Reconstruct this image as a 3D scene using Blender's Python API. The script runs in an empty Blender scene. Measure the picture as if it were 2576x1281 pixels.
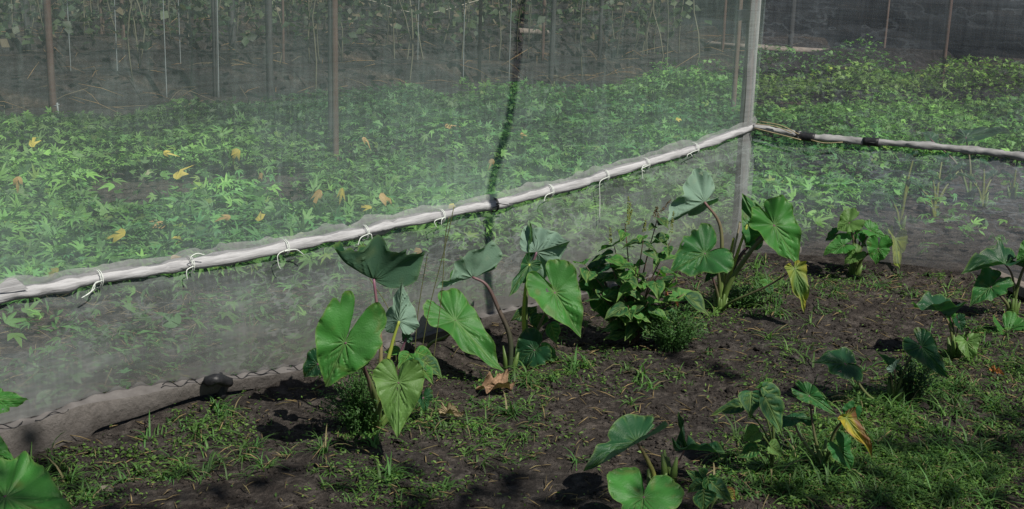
import bpy, math, random
import numpy as np
from mathutils import Vector
rng = np.random.RandomState(7); random.seed(7)
SC = bpy.context.scene; COL = SC.collection
# ---------------------------------------------------------------- camera model
PITCH = math.radians(15); ROLL = .03; FQ = 3578.0
R0 = np.array([1, 0, 0.]); FW = np.array([0, math.cos(PITCH), -math.sin(PITCH)]); U0 = np.array([0, math.sin(PITCH), math.cos(PITCH)])
RT = math.cos(ROLL)*R0 + math.sin(ROLL)*U0; UP = math.cos(ROLL)*U0 - math.sin(ROLL)*R0
CAM = np.array([0, 0, 1.6]); ZV = np.array([0, 0, 1.])
def ray(x, y): return FW + RT*(x-1288)/FQ - UP*(y-640.5)/FQ
def onz(x, y, z=0.):
    d = ray(x, y); return CAM + d*((z-CAM[2])/d[2])
def aty(x, y, wy):
    d = ray(x, y); return CAM + d*(wy/d[1])
def proj(P):
    v = np.asarray(P) - CAM; w = v@FW
    return 1288 + FQ*(v@RT)/w, 640.5 - FQ*(v@UP)/w
def nrm(v): v = np.asarray(v, float); return v/(np.linalg.norm(v)+1e-12)
# ---------------------------------------------------------------- noise
def _h(i, j, s):
    n = (i.astype(np.int64)*374761393 + j.astype(np.int64)*668265263 + s*1442695041) & 0xffffffff
    n = ((n ^ (n >> 13))*1274126177) & 0xffffffff
    return ((n ^ (n >> 16)) & 0xffff)/65535.0
def vnoise(x, y, s=0):
    x = np.asarray(x, float); y = np.asarray(y, float)
    i = np.floor(x); j = np.floor(y); u = x-i; v = y-j
    i = i.astype(np.int64); j = j.astype(np.int64)
    u = u*u*(3-2*u); v = v*v*(3-2*v)
    return ((_h(i, j, s)*(1-u)+_h(i+1, j, s)*u)*(1-v) + (_h(i, j+1, s)*(1-u)+_h(i+1, j+1, s)*u)*v)*2-1
def fbm(x, y, s=0, o=4):
    t = 0; a = 1
    for k in range(o): t = t + a*vnoise(np.asarray(x)*2**k+k*7.3, np.asarray(y)*2**k-k*3.1, s+k); a *= .5
    return t/1.9
# ---------------------------------------------------------------- net planes
CORN = np.array([1.03, 6.2, 0]); LFT = np.array([-1.39, 3.70, 0]); RGT = np.array([2.1, 5.8, 0])
D1 = nrm(CORN-LFT); N1 = np.array([D1[1], -D1[0], 0]); D2 = nrm(RGT-CORN); N2 = np.array([D2[1], -D2[0], 0])
def onpl(x, y, P, N, off=0.):
    d = ray(x, y); return CAM + d*(((P+N*off-CAM)@N)/(d@N))
def inside(x, y):     # signed distance behind the net walls (positive inside)
    a = -((x-CORN[0])*N1[0] + (y-CORN[1])*N1[1]); b = -((x-CORN[0])*N2[0] + (y-CORN[1])*N2[1])
    return np.maximum(a, 0)*0 + np.where(x < CORN[0]+.0, a, np.minimum(np.maximum(a, b), np.maximum(b, -9)))
def hgt(x, y):
    x = np.asarray(x, float); y = np.asarray(y, float)
    ins = inside(x, y)
    h = .035*fbm(x*1.3, y*1.3, 3, 2) + .014*fbm(x*5, y*5, 9, 3)
    w = np.clip((y-8.5)/2., 0, 1)*np.clip(ins, 0, 1)
    t = (-x*.43 + y*.9)
    h = h + w*.10*np.clip(np.sin(t*2*math.pi/1.15)*1.6, -1, 1)
    f = np.exp(-((ins+.25)/.18)**2)
    return h - .03*f + .012*np.exp(-((ins+.75)/.25)**2)
def gz(p): return float(hgt(p[0], p[1]))
def ong(x, y):
    p = onz(x, y); 
    for _ in range(4): p = onz(x, y, gz(p))
    return p
# ---------------------------------------------------------------- mesh helpers
def mk(name, V, F, mat, parent=None, col=None, vein=None, smooth=True, link=True):
    V = np.asarray(V, np.float32); me = bpy.data.meshes.new(name)
    if not isinstance(F, (list, tuple)): F = [F]
    F = [np.asarray(f, np.int32) for f in F if len(f)]
    me.vertices.add(len(V)); me.vertices.foreach_set('co', V.ravel())
    nl = sum(f.size for f in F); npo = sum(len(f) for f in F)
    me.loops.add(nl); me.polygons.add(npo)
    me.loops.foreach_set('vertex_index', np.concatenate([f.ravel() for f in F]))
    st = []; o = 0
    for f in F: st.append(np.arange(len(f))*f.shape[1]+o); o += f.size
    me.polygons.foreach_set('loop_start', np.concatenate(st).astype(np.int32))
    me.polygons.foreach_set('use_smooth', np.full(npo, smooth))
    if col is not None:
        a = me.color_attributes.new('Col', 'FLOAT_COLOR', 'POINT'); c = np.ones((len(V), 4), np.float32); c[:, :3] = col
        a.data.foreach_set('color', c.ravel())
    if vein is not None:
        a = me.attributes.new('vein', 'FLOAT', 'POINT'); a.data.foreach_set('value', np.asarray(vein, np.float32))
    me.update(calc_edges=True); me.validate()
    me.materials.append(mat); ob = bpy.data.objects.new(name, me); COL.objects.link(ob)
    if parent is not None:
        ob.parent = parent; ob.matrix_parent_inverse = parent.matrix_world.inverted() if False else ob.matrix_parent_inverse
        loc = np.array(parent.location); 
        me.vertices.foreach_set('co', (V - loc.astype(np.float32)).ravel()); me.update()
    return ob
def tag(o, label=None, cat=None, group=None, kind=None):
    if label: o['label'] = label
    if cat: o['category'] = cat
    if group: o['group'] = group
    if kind: o['kind'] = kind
    return o
def empty(name, loc, label, cat, group=None):
    o = bpy.data.objects.new(name, None); COL.objects.link(o); o.location = [float(v) for v in loc]; o.empty_display_size = .05
    return tag(o, label, cat, group)
class Acc:      # accumulates arrays into one mesh
    def __init__(s): s.V = []; s.F = {}; s.C = []; s.W = []; s.n = 0
    def add(s, V, F, C=(1, 1, 1), W=0.):
        V = np.asarray(V, float); F = np.asarray(F)
        s.V.append(V); s.F.setdefault(F.shape[1], []).append(F+s.n)
        c = np.empty((len(V), 3)); c[:] = C; s.C.append(c); w = np.empty(len(V)); w[:] = W; s.W.append(w); s.n += len(V)
    def build(s, name, mat, parent=None, smooth=True):
        return mk(name, np.concatenate(s.V), [np.concatenate(f) for f in s.F.values()], mat, parent, np.concatenate(s.C), np.concatenate(s.W), smooth)
def spline(P, n):
    P = np.asarray(P, float)
    if len(P) == 2: return P[0] + (P[1]-P[0])*np.linspace(0, 1, n)[:, None]
    Q = np.vstack([2*P[0]-P[1], P, 2*P[-1]-P[-2]]); out = []
    m = len(P)-1
    for t in np.linspace(0, m-1e-9, n):
        k = int(t); u = t-k; a, b, c, d = Q[k:k+4]
        out.append(.5*((2*b)+(-a+c)*u+(2*a-5*b+4*c-d)*u*u+(-a+3*b-3*c+d)*u**3))
    return np.array(out)
def tube(P, r, k=7, caps=True, jitter=0., seed=0):
    P = np.asarray(P, float); n = len(P); r = np.broadcast_to(np.asarray(r, float), (n,))
    T = np.gradient(P, axis=0); T /= np.linalg.norm(T, axis=1)[:, None]+1e-12
    ref = ZV if abs(T[0] @ ZV) < .9 else R0
    a = nrm(np.cross(T[0], ref)); V = []
    for i in range(n):
        a = nrm(a - T[i]*(a@T[i])); b = np.cross(T[i], a)
        th = np.arange(k)*2*math.pi/k
        rr = r[i]*(1 + (jitter*vnoise(np.arange(k)*1.7+seed*9, np.full(k, i*.45), seed) if jitter else 0))
        V.append(P[i] + (np.cos(th)*rr)[:, None]*a + (np.sin(th)*rr)[:, None]*b)
    V = np.concatenate(V); i, j = np.meshgrid(np.arange(n-1), np.arange(k), indexing='ij'); i = i.ravel(); j = j.ravel(); j2 = (j+1) % k
    F = np.stack([i*k+j, i*k+j2, (i+1)*k+j2, (i+1)*k+j], 1)
    if caps:
        V = np.vstack([V, P[0], P[-1]]); c0 = n*k; c1 = c0+1; jj = np.arange(k)
        F = np.vstack([F, np.stack([np.full(k, c0), (jj+1) % k, jj, jj], 1)[:, [0, 1, 2, 2]], np.stack([np.full(k, c1), (n-1)*k+jj, (n-1)*k+(jj+1) % k, (n-1)*k+(jj+1) % k], 1)])
        F3 = F[-2*k:, :3]; F = F[:-2*k]
        return V, F, F3
    return V, F, None
def addtube(acc, P, r, k=7, C=(1, 1, 1), jitter=0., seed=0):
    V, F, F3 = tube(P, r, k, True, jitter, seed)
    n = len(P); C = np.asarray(C, float)
    if C.ndim == 2: C = np.vstack([np.repeat(C, k, 0), C[:1], C[-1:]])
    o = acc.n; acc.add(V, F, C); acc.F.setdefault(3, []).append(F3+o)
# ---------------------------------------------------------------- materials
def newmat(name):
    m = bpy.data.materials.new(name); m.use_nodes = True; nt = m.node_tree; nt.nodes.clear()
    out = nt.nodes.new('ShaderNodeOutputMaterial'); return m, nt, out
def nd(nt, t, **k):
    n = nt.nodes.new(t)
    for a, b in k.items():
        if a in ('inp',):
            for x, y in b.items(): n.inputs[x].default_value = y
        else: setattr(n, a, b)
    return n
def noise(nt, scale, detail=4, vec=None, rough=.55):
    n = nd(nt, 'ShaderNodeTexNoise', inp={'Scale': scale, 'Detail': detail, 'Roughness': rough})
    if vec is not None: nt.links.new(vec, n.inputs['Vector'])
    return n.outputs['Fac']
def ramp(nt, fac, stops):
    r = nd(nt, 'ShaderNodeValToRGB'); e = r.color_ramp.elements
    while len(e) < len(stops): e.new(.5)
    for s, (p, c) in zip(e, stops): s.position = p; s.color = (*c, 1) if len(c) == 3 else c
    nt.links.new(fac, r.inputs[0]); return r.outputs[0]
def math_(nt, op, a, b=None, clamp=False):
    n = nd(nt, 'ShaderNodeMath', operation=op, use_clamp=clamp)
    for i, v in enumerate((a, b)):
        if v is None: continue
        if isinstance(v, (int, float)): n.inputs[i].default_value = v
        else: nt.links.new(v, n.inputs[i])
    return n.outputs[0]
def mixc(nt, fac, a, b, mode='MIX'):
    n = nd(nt, 'ShaderNodeMix', data_type='RGBA', blend_type=mode)
    for i, v in ((0, fac), (6, a), (7, b)):
        if isinstance(v, (int, float)): n.inputs[i].default_value = v
        elif isinstance(v, tuple): n.inputs[i].default_value = (*v, 1)
        else: nt.links.new(v, n.inputs[i])
    return n.outputs[2]
def texco(nt, out='Object', scale=None, rot=None):
    t = nd(nt, 'ShaderNodeTexCoord').outputs[out]
    if scale is not None or rot is not None:
        m = nd(nt, 'ShaderNodeMapping'); nt.links.new(t, m.inputs[0])
        if scale: m.inputs['Scale'].default_value = scale
        if rot: m.inputs['Rotation'].default_value = rot
        t = m.outputs[0]
    return t
def geo_pos(nt): return nd(nt, 'ShaderNodeNewGeometry').outputs['Position']
def mapping(nt, v, scale=(1, 1, 1), rot=(0, 0, 0)):
    m = nd(nt, 'ShaderNodeMapping'); nt.links.new(v, m.inputs[0]); m.inputs['Scale'].default_value = scale; m.inputs['Rotation'].default_value = rot; return m.outputs[0]
def bump(nt, h, s=.3, d=.01):
    b = nd(nt, 'ShaderNodeBump', inp={'Strength': s, 'Distance': d}); nt.links.new(h, b.inputs['Height']); return b.outputs[0]
def leafmat(name, trans=.35, rough=.42, back=(.30, .40, .33), backmix=.55, mottle=.25, spec=.4, veincol=(.30, .42, .12), nscale=30):
    m, nt, out = newmat(name); L = nt.links
    col = nd(nt, 'ShaderNodeVertexColor', layer_name='Col').outputs[0]
    ve = nd(nt, 'ShaderNodeAttribute', attribute_name='vein').outputs['Fac']
    pos = geo_pos(nt); n1 = noise(nt, nscale, 4, pos); n2 = noise(nt, nscale*7, 2, pos)
    c = mixc(nt, math_(nt, 'MULTIPLY', n1, mottle*1.6), col, mixc(nt, 1., col, (.45, .5, .35), 'MULTIPLY'))
    c = mixc(nt, math_(nt, 'MULTIPLY', ve, .55), c, veincol)
    bf = nd(nt, 'ShaderNodeNewGeometry').outputs['Backfacing']
    cb = mixc(nt, backmix, c, back)
    cb = mixc(nt, math_(nt, 'MULTIPLY', ve, .6), cb, tuple(x*.35 for x in back))
    cc = mixc(nt, bf, c, cb)
    p = nd(nt, 'ShaderNodeBsdfPrincipled', inp={'Specular IOR Level': spec}); L.new(cc, p.inputs['Base Color'])
    L.new(math_(nt, 'ADD', math_(nt, 'MULTIPLY', n1, .25), math_(nt, 'ADD', math_(nt, 'MULTIPLY', bf, .2), rough-.1)), p.inputs['Roughness'])
    hh = math_(nt, 'ADD', math_(nt, 'MULTIPLY', ve, -1.), math_(nt, 'MULTIPLY', n2, .25))
    L.new(bump(nt, hh, .8, .006), p.inputs['Normal'])
    t = nd(nt, 'ShaderNodeBsdfTranslucent'); L.new(mixc(nt, 1., c, (1.25, 1.6, .6), 'MULTIPLY'), t.inputs[0])
    mx = nd(nt, 'ShaderNodeMixShader', inp={0: trans}); L.new(p.outputs[0], mx.inputs[1]); L.new(t.outputs[0], mx.inputs[2]); L.new(mx.outputs[0], out.inputs[0])
    return m
M = {}
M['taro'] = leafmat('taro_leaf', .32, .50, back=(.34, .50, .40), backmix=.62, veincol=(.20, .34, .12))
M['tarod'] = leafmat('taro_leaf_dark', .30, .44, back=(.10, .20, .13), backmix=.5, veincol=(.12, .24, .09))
M['weed'] = leafmat('weed_leaf', .30, .60, back=(.25, .36, .24), backmix=.35, nscale=60)
M['crop'] = leafmat('crop_leaf', .28, .50, back=(.22, .33, .22), backmix=.3, nscale=40)
M['grass'] = leafmat('grass_blade', .30, .50, back=(.2, .3, .12), backmix=.2, nscale=60)
M['dry'] = leafmat('dry_leaf', .15, .8, back=(.30, .20, .12), backmix=.4, spec=.1, veincol=(.10, .06, .03))
def simple(name, c1, c2, sc=20, rough=.8, stretch=(1, 1, 1), bs=.4, bd=.004, usecol=False, spec=.3):
    m, nt, out = newmat(name); L = nt.links; pos = mapping(nt, geo_pos(nt), stretch)
    n1 = noise(nt, sc, 5, pos, .65); c = ramp(nt, n1, [(.3, c1), (.7, c2)])
    if usecol: c = mixc(nt, 1., nd(nt, 'ShaderNodeVertexColor', layer_name='Col').outputs[0], c, 'MULTIPLY')
    p = nd(nt, 'ShaderNodeBsdfPrincipled', inp={'Roughness': rough, 'Specular IOR Level': spec}); L.new(c, p.inputs['Base Color'])
    L.new(bump(nt, n1, bs, bd), p.inputs['Normal']); L.new(p.outputs[0], out.inputs[0]); return m
M['stem'] = simple('plant_stem', (.75, .75, .75), (1.1, 1.1, 1.1), 60, .5, (1, 1, .3), .2, .001, True, .4)
M['pole'] = simple('weathered_pole', (.06, .045, .038), (.17, .12, .10), 40, .85, (1, 1, .12), .5, .004)
M['redpole'] = simple('brown_pole', (.05, .030, .026), (.115, .075, .062), 40, .85, (1, 1, .12), .5, .004)
M['darkpole'] = simple('dark_pole', (.02, .022, .024), (.06, .06, .06), 40, .8, (1, 1, .12), .5, .004)
M['string'] = simple('white_string', (.14, .17, .17), (.25, .28, .28), 90, .7)
M['tie'] = simple('tie_string', (.6, .66, .6), (.8, .84, .78), 200, .6)
M['bamboo'] = simple('grey_bamboo', (.18, .18, .18), (.38, .38, .38), 40, .7, (.3, 1, 1), .5, .003)
M['black'] = simple('black_plastic', (.010, .011, .013), (.03, .03, .033), 60, .45)
M['stone'] = simple('pale_stone', (.20, .17, .13), (.32, .28, .22), 50, .9)
M['wood'] = simple('old_board', (.10, .085, .075), (.24, .21, .18), 30, .9, (.3, 1, 1))
M['straw'] = simple('straw', (.22, .18, .10), (.42, .36, .22), 80, .8, usecol=True)
M['hem'] = simple('dirty_hem_cloth', (.05, .045, .042), (.105, .096, .090), 9, .95, (1, 1, .8), .35, .01)
m, nt, out = newmat('dirty_hem_cloth'); L = nt.links; pos = geo_pos(nt); n1 = noise(nt, 7, 6, pos, .7); n2 = noise(nt, 45, 5, mapping(nt, pos, (1, 1, .5)), .7)
sz_ = nd(nt, 'ShaderNodeSeparateXYZ'); L.new(pos, sz_.inputs[0]); dz = nd(nt, 'ShaderNodeMapRange', inp={'From Min': .075, 'From Max': -.01, 'To Min': 0., 'To Max': .6}); L.new(math_(nt, 'ADD', sz_.outputs[2], math_(nt, 'MULTIPLY', n1, -.05)), dz.inputs[0])
c = ramp(nt, n1, [(.3, (.15, .135, .125)), (.55, (.21, .195, .185)), (.75, (.28, .26, .25))]); c = mixc(nt, .35, c, ramp(nt, n2, [(.3, (.05, .045, .04)), (.7, (.22, .2, .19))])); c = mixc(nt, dz.outputs[0], c, (.050, .043, .039))
p = nd(nt, 'ShaderNodeBsdfPrincipled', inp={'Roughness': .95, 'Specular IOR Level': .1}); L.new(c, p.inputs['Base Color']); L.new(bump(nt, math_(nt, 'ADD', n1, math_(nt, 'MULTIPLY', n2, .4)), .7, .02), p.inputs['Normal']); L.new(p.outputs[0], out.inputs[0]); M['hem'] = m
M['hemlight'] = simple('pale_hem_cloth', (.10, .092, .088), (.17, .16, .155), 14, .95, (1, 1, 2), .3, .006)
# soil
m, nt, out = newmat('garden_soil'); L = nt.links; pos = geo_pos(nt)
a = noise(nt, 1.6, 5, pos); b = noise(nt, 22, 8, pos, .7); c = noise(nt, 130, 6, pos, .75); v = nd(nt, 'ShaderNodeTexVoronoi', inp={'Scale': 55.}); L.new(pos, v.inputs['Vector'])
base = ramp(nt, b, [(.25, (.020, .0175, .0165)), (.5, (.053, .047, .043)), (.74, (.155, .140, .127))])
base = mixc(nt, ramp(nt, a, [(.35, (0, 0, 0)), (.7, (1, 1, 1))]), base, mixc(nt, 1., base, (1.3, 1.2, 1.12), 'MULTIPLY'))
base = mixc(nt, ramp(nt, c, [(.60, (0, 0, 0)), (.78, (.7, .7, .7))]), base, (.15, .125, .10))
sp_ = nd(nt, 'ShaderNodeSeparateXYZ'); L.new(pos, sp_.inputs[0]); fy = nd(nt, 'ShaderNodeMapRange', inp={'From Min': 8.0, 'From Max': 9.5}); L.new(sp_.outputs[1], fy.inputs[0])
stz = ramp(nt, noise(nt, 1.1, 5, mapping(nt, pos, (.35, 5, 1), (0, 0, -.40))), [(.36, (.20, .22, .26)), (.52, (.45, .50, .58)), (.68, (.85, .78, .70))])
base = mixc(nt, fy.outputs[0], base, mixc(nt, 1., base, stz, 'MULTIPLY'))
p = nd(nt, 'ShaderNodeBsdfPrincipled', inp={'Roughness': .95, 'Specular IOR Level': .15}); L.new(base, p.inputs['Base Color'])
hh = math_(nt, 'ADD', math_(nt, 'MULTIPLY', b, 1.), math_(nt, 'ADD', math_(nt, 'MULTIPLY', c, .45), math_(nt, 'MULTIPLY', v.outputs['Distance'], .5)))
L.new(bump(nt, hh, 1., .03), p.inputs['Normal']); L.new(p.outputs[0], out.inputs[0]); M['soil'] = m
# netting : open weave, threads lit from above, rest see-through
def netmat(name, lo, hi, col, sc=3., streak=(1, 1, 1), thin=.0, upn=1.0, dirt=0., tst=(1, 1, 2.2), zg=0):
    m, nt, out = newmat(name); L = nt.links; pos = geo_pos(nt)
    n1 = noise(nt, sc, 5, mapping(nt, pos, streak), .6)
    nx = noise(nt, 60, 2, mapping(nt, pos, (1, 1, .04))); nz = noise(nt, 60, 2, mapping(nt, pos, (.04, .04, 1.6)))
    w = math_(nt, 'ADD', math_(nt, 'MULTIPLY', nx, .5), math_(nt, 'MULTIPLY', nz, .5))
    f = nd(nt, 'ShaderNodeMapRange', inp={'From Min': .32, 'From Max': .72, 'To Min': lo, 'To Max': hi}); L.new(n1, f.inputs[0])
    al = math_(nt, 'MULTIPLY', f.outputs[0], math_(nt, 'ADD', math_(nt, 'MULTIPLY', w, 1.5), .25), True)
    if zg:
        sq = nd(nt, 'ShaderNodeSeparateXYZ'); L.new(pos, sq.inputs[0]); zr = nd(nt, 'ShaderNodeMapRange', inp={'From Min': .42, 'From Max': 1.1, 'To Min': 1.35, 'To Max': .72}); L.new(sq.outputs[2], zr.inputs[0]); al = math_(nt, 'MULTIPLY', al, zr.outputs[0], True)
    if thin:   # crumples: thin bright fold lines
        n2 = noise(nt, 7, 3, mapping(nt, pos, tst)); r = ramp(nt, n2, [(.455, (0, 0, 0)), (.5, (1, 1, 1)), (.52, (0, 0, 0))]); n3 = noise(nt, 2.3, 2, pos); r = math_(nt, 'MULTIPLY', r, ramp(nt, n3, [(.42, (.1, .1, .1)), (.62, (1, 1, 1))]))
        al = math_(nt, 'ADD', al, math_(nt, 'MULTIPLY', r, thin), True)
    colo = None
    if dirt:
        sz_ = nd(nt, 'ShaderNodeSeparateXYZ'); L.new(pos, sz_.inputs[0]); dz = nd(nt, 'ShaderNodeMapRange', inp={'From Min': .34, 'From Max': .0, 'To Min': 0., 'To Max': 1.}); L.new(sz_.outputs[2], dz.inputs[0])
        dd_ = math_(nt, 'MULTIPLY', dz.outputs[0], math_(nt, 'ADD', noise(nt, 5, 4, pos), .4)); al = math_(nt, 'ADD', al, math_(nt, 'MULTIPLY', dd_, dirt), True)
        colo = mixc(nt, math_(nt, 'MULTIPLY', dd_, .95, True), col, (.24, .205, .185))
    g = nd(nt, 'ShaderNodeNewGeometry').outputs['Normal']
    d1 = nd(nt, 'ShaderNodeBsdfDiffuse'); d1.inputs[0].default_value = (*col, 1)
    vm = nd(nt, 'ShaderNodeVectorMath', operation='ADD'); L.new(g, vm.inputs[0]); vm.inputs[1].default_value = (0, 0, upn)
    vn = nd(nt, 'ShaderNodeVectorMath', operation='NORMALIZE'); L.new(vm.outputs[0], vn.inputs[0]); L.new(vn.outputs[0], d1.inputs['Normal'])
    d2 = nd(nt, 'ShaderNodeBsdfTranslucent'); d2.inputs[0].default_value = (*col, 1)
    vs = nd(nt, 'ShaderNodeVectorMath', operation='SUBTRACT'); L.new(g, vs.inputs[0]); vs.inputs[1].default_value = (0, 0, upn)
    vt = nd(nt, 'ShaderNodeVectorMath', operation='NORMALIZE'); L.new(vs.outputs[0], vt.inputs[0]); L.new(vt.outputs[0], d2.inputs['Normal'])
    if colo is not None: L.new(colo, d1.inputs[0]); L.new(colo, d2.inputs[0])
    mx = nd(nt, 'ShaderNodeMixShader', inp={0: .5}); L.new(d1.outputs[0], mx.inputs[1]); L.new(d2.outputs[0], mx.inputs[2])
    tr = nd(nt, 'ShaderNodeBsdfTransparent'); m2 = nd(nt, 'ShaderNodeMixShader'); L.new(al, m2.inputs[0]); L.new(tr.outputs[0], m2.inputs[1]); L.new(mx.outputs[0], m2.inputs[2])
    L.new(m2.outputs[0], out.inputs[0]); return m
M['net'] = netmat('fine_net', .09, .23, (.62, .80, .74), 1.0, upn=.35, thin=.05, tst=(1, 1, .35), zg=1)
M['netlow'] = netmat('fine_net_loose', .13, .42, (.52, .58, .57), 3.2, (.8, .8, 2.6), .24, upn=.15, dirt=.42)
M['net2low'] = netmat('fine_net_side_loose', .12, .26, (.56, .64, .70), 2.2, (1, 1, 2.2), .22, tst=(.8, .8, 2.6), dirt=.15)
M['net2'] = netmat('fine_net_side', .07, .15, (.58, .66, .70), 1.8, (1, 1, 1.9), .14)
M['wrap'] = netmat('doubled_net', .38, .62, (.50, .50, .50), 4., (1, 1, .3), .2, upn=.2, tst=(1, 1, .3))
M['seam'] = simple('net_seam', (.24, .24, .24), (.42, .42, .42), 60, .8, (1, 1, .1))
M['shade'] = netmat('dark_shade_net', .82, .95, (.040, .045, .052), 2.5, (.3, 1, 3), .0)
# rolled net cloth
m, nt, out = newmat('rolled_net'); L = nt.links; pos = geo_pos(nt)
mp = mapping(nt, pos, (1, 1, 1), (0, 0, -.80)); ms = mapping(nt, mp, (2.5, 40, 40))
n1 = noise(nt, 3, 6, ms, .65); c = ramp(nt, n1, [(.3, (.27, .27, .28)), (.52, (.42, .42, .43)), (.8, (.56, .56, .575))])
p = nd(nt, 'ShaderNodeBsdfPrincipled', inp={'Roughness': .85, 'Specular IOR Level': .2}); L.new(c, p.inputs['Base Color']); L.new(bump(nt, n1, .55, .006), p.inputs['Normal']); L.new(p.outputs[0], out.inputs[0]); M['roll'] = m
# ---------------------------------------------------------------- taro leaf
OUT_T = np.array([(1, 0), (.93, .07), (.80, .22), (.62, .43), (.42, .64), (.22, .81), (0, .93), (-.25, 1.), (-.5, .97), (-.74, .85), (-.92, .65), (-1, .45), (-.96, .30), (-.82, .18), (-.6, .10), (-.4, .05), (-.25, .01)])
OUT_O = np.array([(1, 0), (.93, .06), (.80, .22), (.62, .52), (.45, .82), (.28, .98), (.13, .97), (.02, .74), (-.05, .42), (-.045, .15), (-.01, .0)])
def outline(tab, n):
    P = spline(np.column_stack([tab, np.zeros(len(tab))]), 400)[:, :2]
    d = np.r_[0, np.cumsum(np.linalg.norm(np.diff(P, axis=0), axis=1))]; t = np.linspace(0, d[-1], n)
    return np.column_stack([np.interp(t, d, P[:, 0]), np.interp(t, d, P[:, 1])])
def leafarr(A, T, hw=.6, kb=.6, hint=(1, 0, 0), fold=15, droop=.12, rip=.03, col=(.05, .14, .035), yel=0., brown=0., seed=0, n=44, mring=16, kind='t', fold2=None, holes=(), curl=0.):
    A = np.asarray(A, float); T = np.asarray(T, float); Lh = np.linalg.norm(T-A); e1 = (T-A)/Lh
    v = nrm(CAM-A); nh = v*hint[0] + ZV*hint[1] + R0*hint[2]; N = nrm(nh - e1*(nh@e1)); S = np.cross(N, e1)
    o = outline(OUT_T if kind == 't' else OUT_O, n); o = np.vstack([o, (o*[1, -1])[::-1]])     # full loop
    K = len(o); th = np.arctan2(o[:, 1], o[:, 0])
    o = o*(1 + .035*vnoise(np.arange(K)*.45, np.full(K, seed*3.7), seed) + .02*vnoise(np.arange(K)*1.3, np.full(K, seed*1.7), seed+5))[:, None]
    if kind == 't':
        rs_ = np.random.RandomState(seed)
        for _ in range(rs_.randint(0, 4)):
            c_ = rs_.uniform(.08, .40)*K*(1 if rs_.rand() < .5 else -1) % K; w_ = rs_.uniform(.8, 2.2); o = o*(1 - rs_.uniform(.06, .22)*np.exp(-((np.arange(K)-c_)/w_)**2))[:, None]
        if seed % 3 == 0: holes = tuple(holes) + ((rs_.uniform(-.2, .6), rs_.uniform(-.6, .6), rs_.uniform(.02, .05)),)
    s = np.linspace(0, 1, mring+1)[1:]
    X = np.outer(s, o[:, 0]); Y = np.outer(s, o[:, 1]); SS = np.repeat(s[:, None], K, 1); TH = np.repeat(th[None], mring+0, 0)
    X = np.r_[0, X.ravel()]; Y = np.r_[0, Y.ravel()]; SS = np.r_[0, SS.ravel()]; TH = np.r_[0, TH.ravel()]
    x = np.where(X > 0, X, X*(kb if kind == 't' else 1)); y = Y*hw
    # veins
    segs = []; half = o[:n]*[1, hw]; half = np.where((half[:, :1] > 0), half, half*[kb if kind == 't' else 1, 1])
    if kind == 't':
        for f in (.22, .34, .46, .56, .66, .76, .86): segs.append(((0, 0), tuple(half[int(f*(n-1))]*.96), .012))
        for u, f in ((.18, .20), (.38, .13), (.58, .07)): segs.append(((u, 0), tuple(half[int(f*(n-1))]*.97), .010))
    else:
        for u, f in ((.05, .62), (.18, .48), (.32, .36), (.47, .26), (.62, .17), (.78, .09)): segs.append(((u, 0), tuple(half[int(f*(n-1))]*.97), .022))
    ay = np.abs(y); ve = np.exp(-(ay/.022)**2)*(x > -.02)
    for (p0, p1, w) in segs:
        p0 = np.array(p0); p1 = np.array(p1); dd = p1-p0; t = np.clip(((x-p0[0])*dd[0]+(ay-p0[1])*dd[1])/(dd@dd), 0, 1)
        bow = .06*np.sin(t*math.pi)*np.linalg.norm(dd)
        dist = np.hypot(x-p0[0]-dd[0]*t - bow*.5, ay-p0[1]-dd[1]*t + bow*.5)
        ve = np.maximum(ve, np.exp(-(dist/(w*(1.5-t*.8)))**2)*.85)
    f1 = math.radians(fold); f2 = math.radians(fold if fold2 is None else fold2)
    fa = np.where(y > 0, f1, f2)*(1-np.exp(-ay/.06))
    ang = fa + curl*ay/max(hw, .01)
    yy = y*np.cos(ang*.9); zz = ay*np.sin(ang)
    zz = zz - droop*np.maximum(x, 0)**2 - droop*.7*np.minimum(x, 0)**2 + droop*0
    zz = zz + 1.5*rip*SS**2*(np.sin(TH*5+seed) + .6*np.sin(TH*9+seed*2.3)) + .06*vnoise(x*3+seed, y*3, seed)*SS - (.024 if kind == 't' else .012)*ve*np.minimum(1, SS*1.5) + (.018*SS*np.sin(np.abs(TH)*7.2+seed) if kind == 't' else 0)
    V = A + Lh*(np.outer(x, e1) + np.outer(yy, S) + np.outer(zz, N))
    ring = np.arange(mring*K).reshape(mring, K)+1; r1 = np.roll(ring, -1, 1)
    F3 = np.stack([np.zeros(K, int), ring[0], r1[0]], 1)
    F4 = np.stack([ring[:-1].ravel(), ring[1:].ravel(), r1[1:].ravel(), r1[:-1].ravel()], 1)
    # drop sinus seam faces (between first/last outline points at the notch index n-1,n)
    k = np.tile(np.arange(K), mring-1)
    F4 = F4[k != n-1] if kind == 't' else F4; F3 = np.delete(F3, n-1, 0) if kind == 't' else F3
    for (hx, hy, hr) in holes:
        c4 = np.stack([x[F4].mean(1), y[F4].mean(1)/hw], 1); F4 = F4[np.hypot(c4[:, 0]-hx, c4[:, 1]-hy) > hr]
    nz = vnoise(x*2.5+seed*5, y*2.5, seed+2)
    C = np.empty((len(V), 3)); C[:] = col
    sp_n = vnoise(x*9+seed, y*9, seed+7); C *= (1 + .22*nz + .10*sp_n)[:, None]; bl = np.clip((vnoise(x*6+seed*2, y*6, seed+11)-.55)*3, 0, 1)[:, None]*(seed % 2); C = C*(1-bl*.5) + np.array([.16, .17, .05])*bl*.5; edge = np.clip((SS-.93)/.07, 0, 1)[:, None]
    C = C*(1-edge*.5) + np.array([.20, .30, .07])*edge*.5
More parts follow.
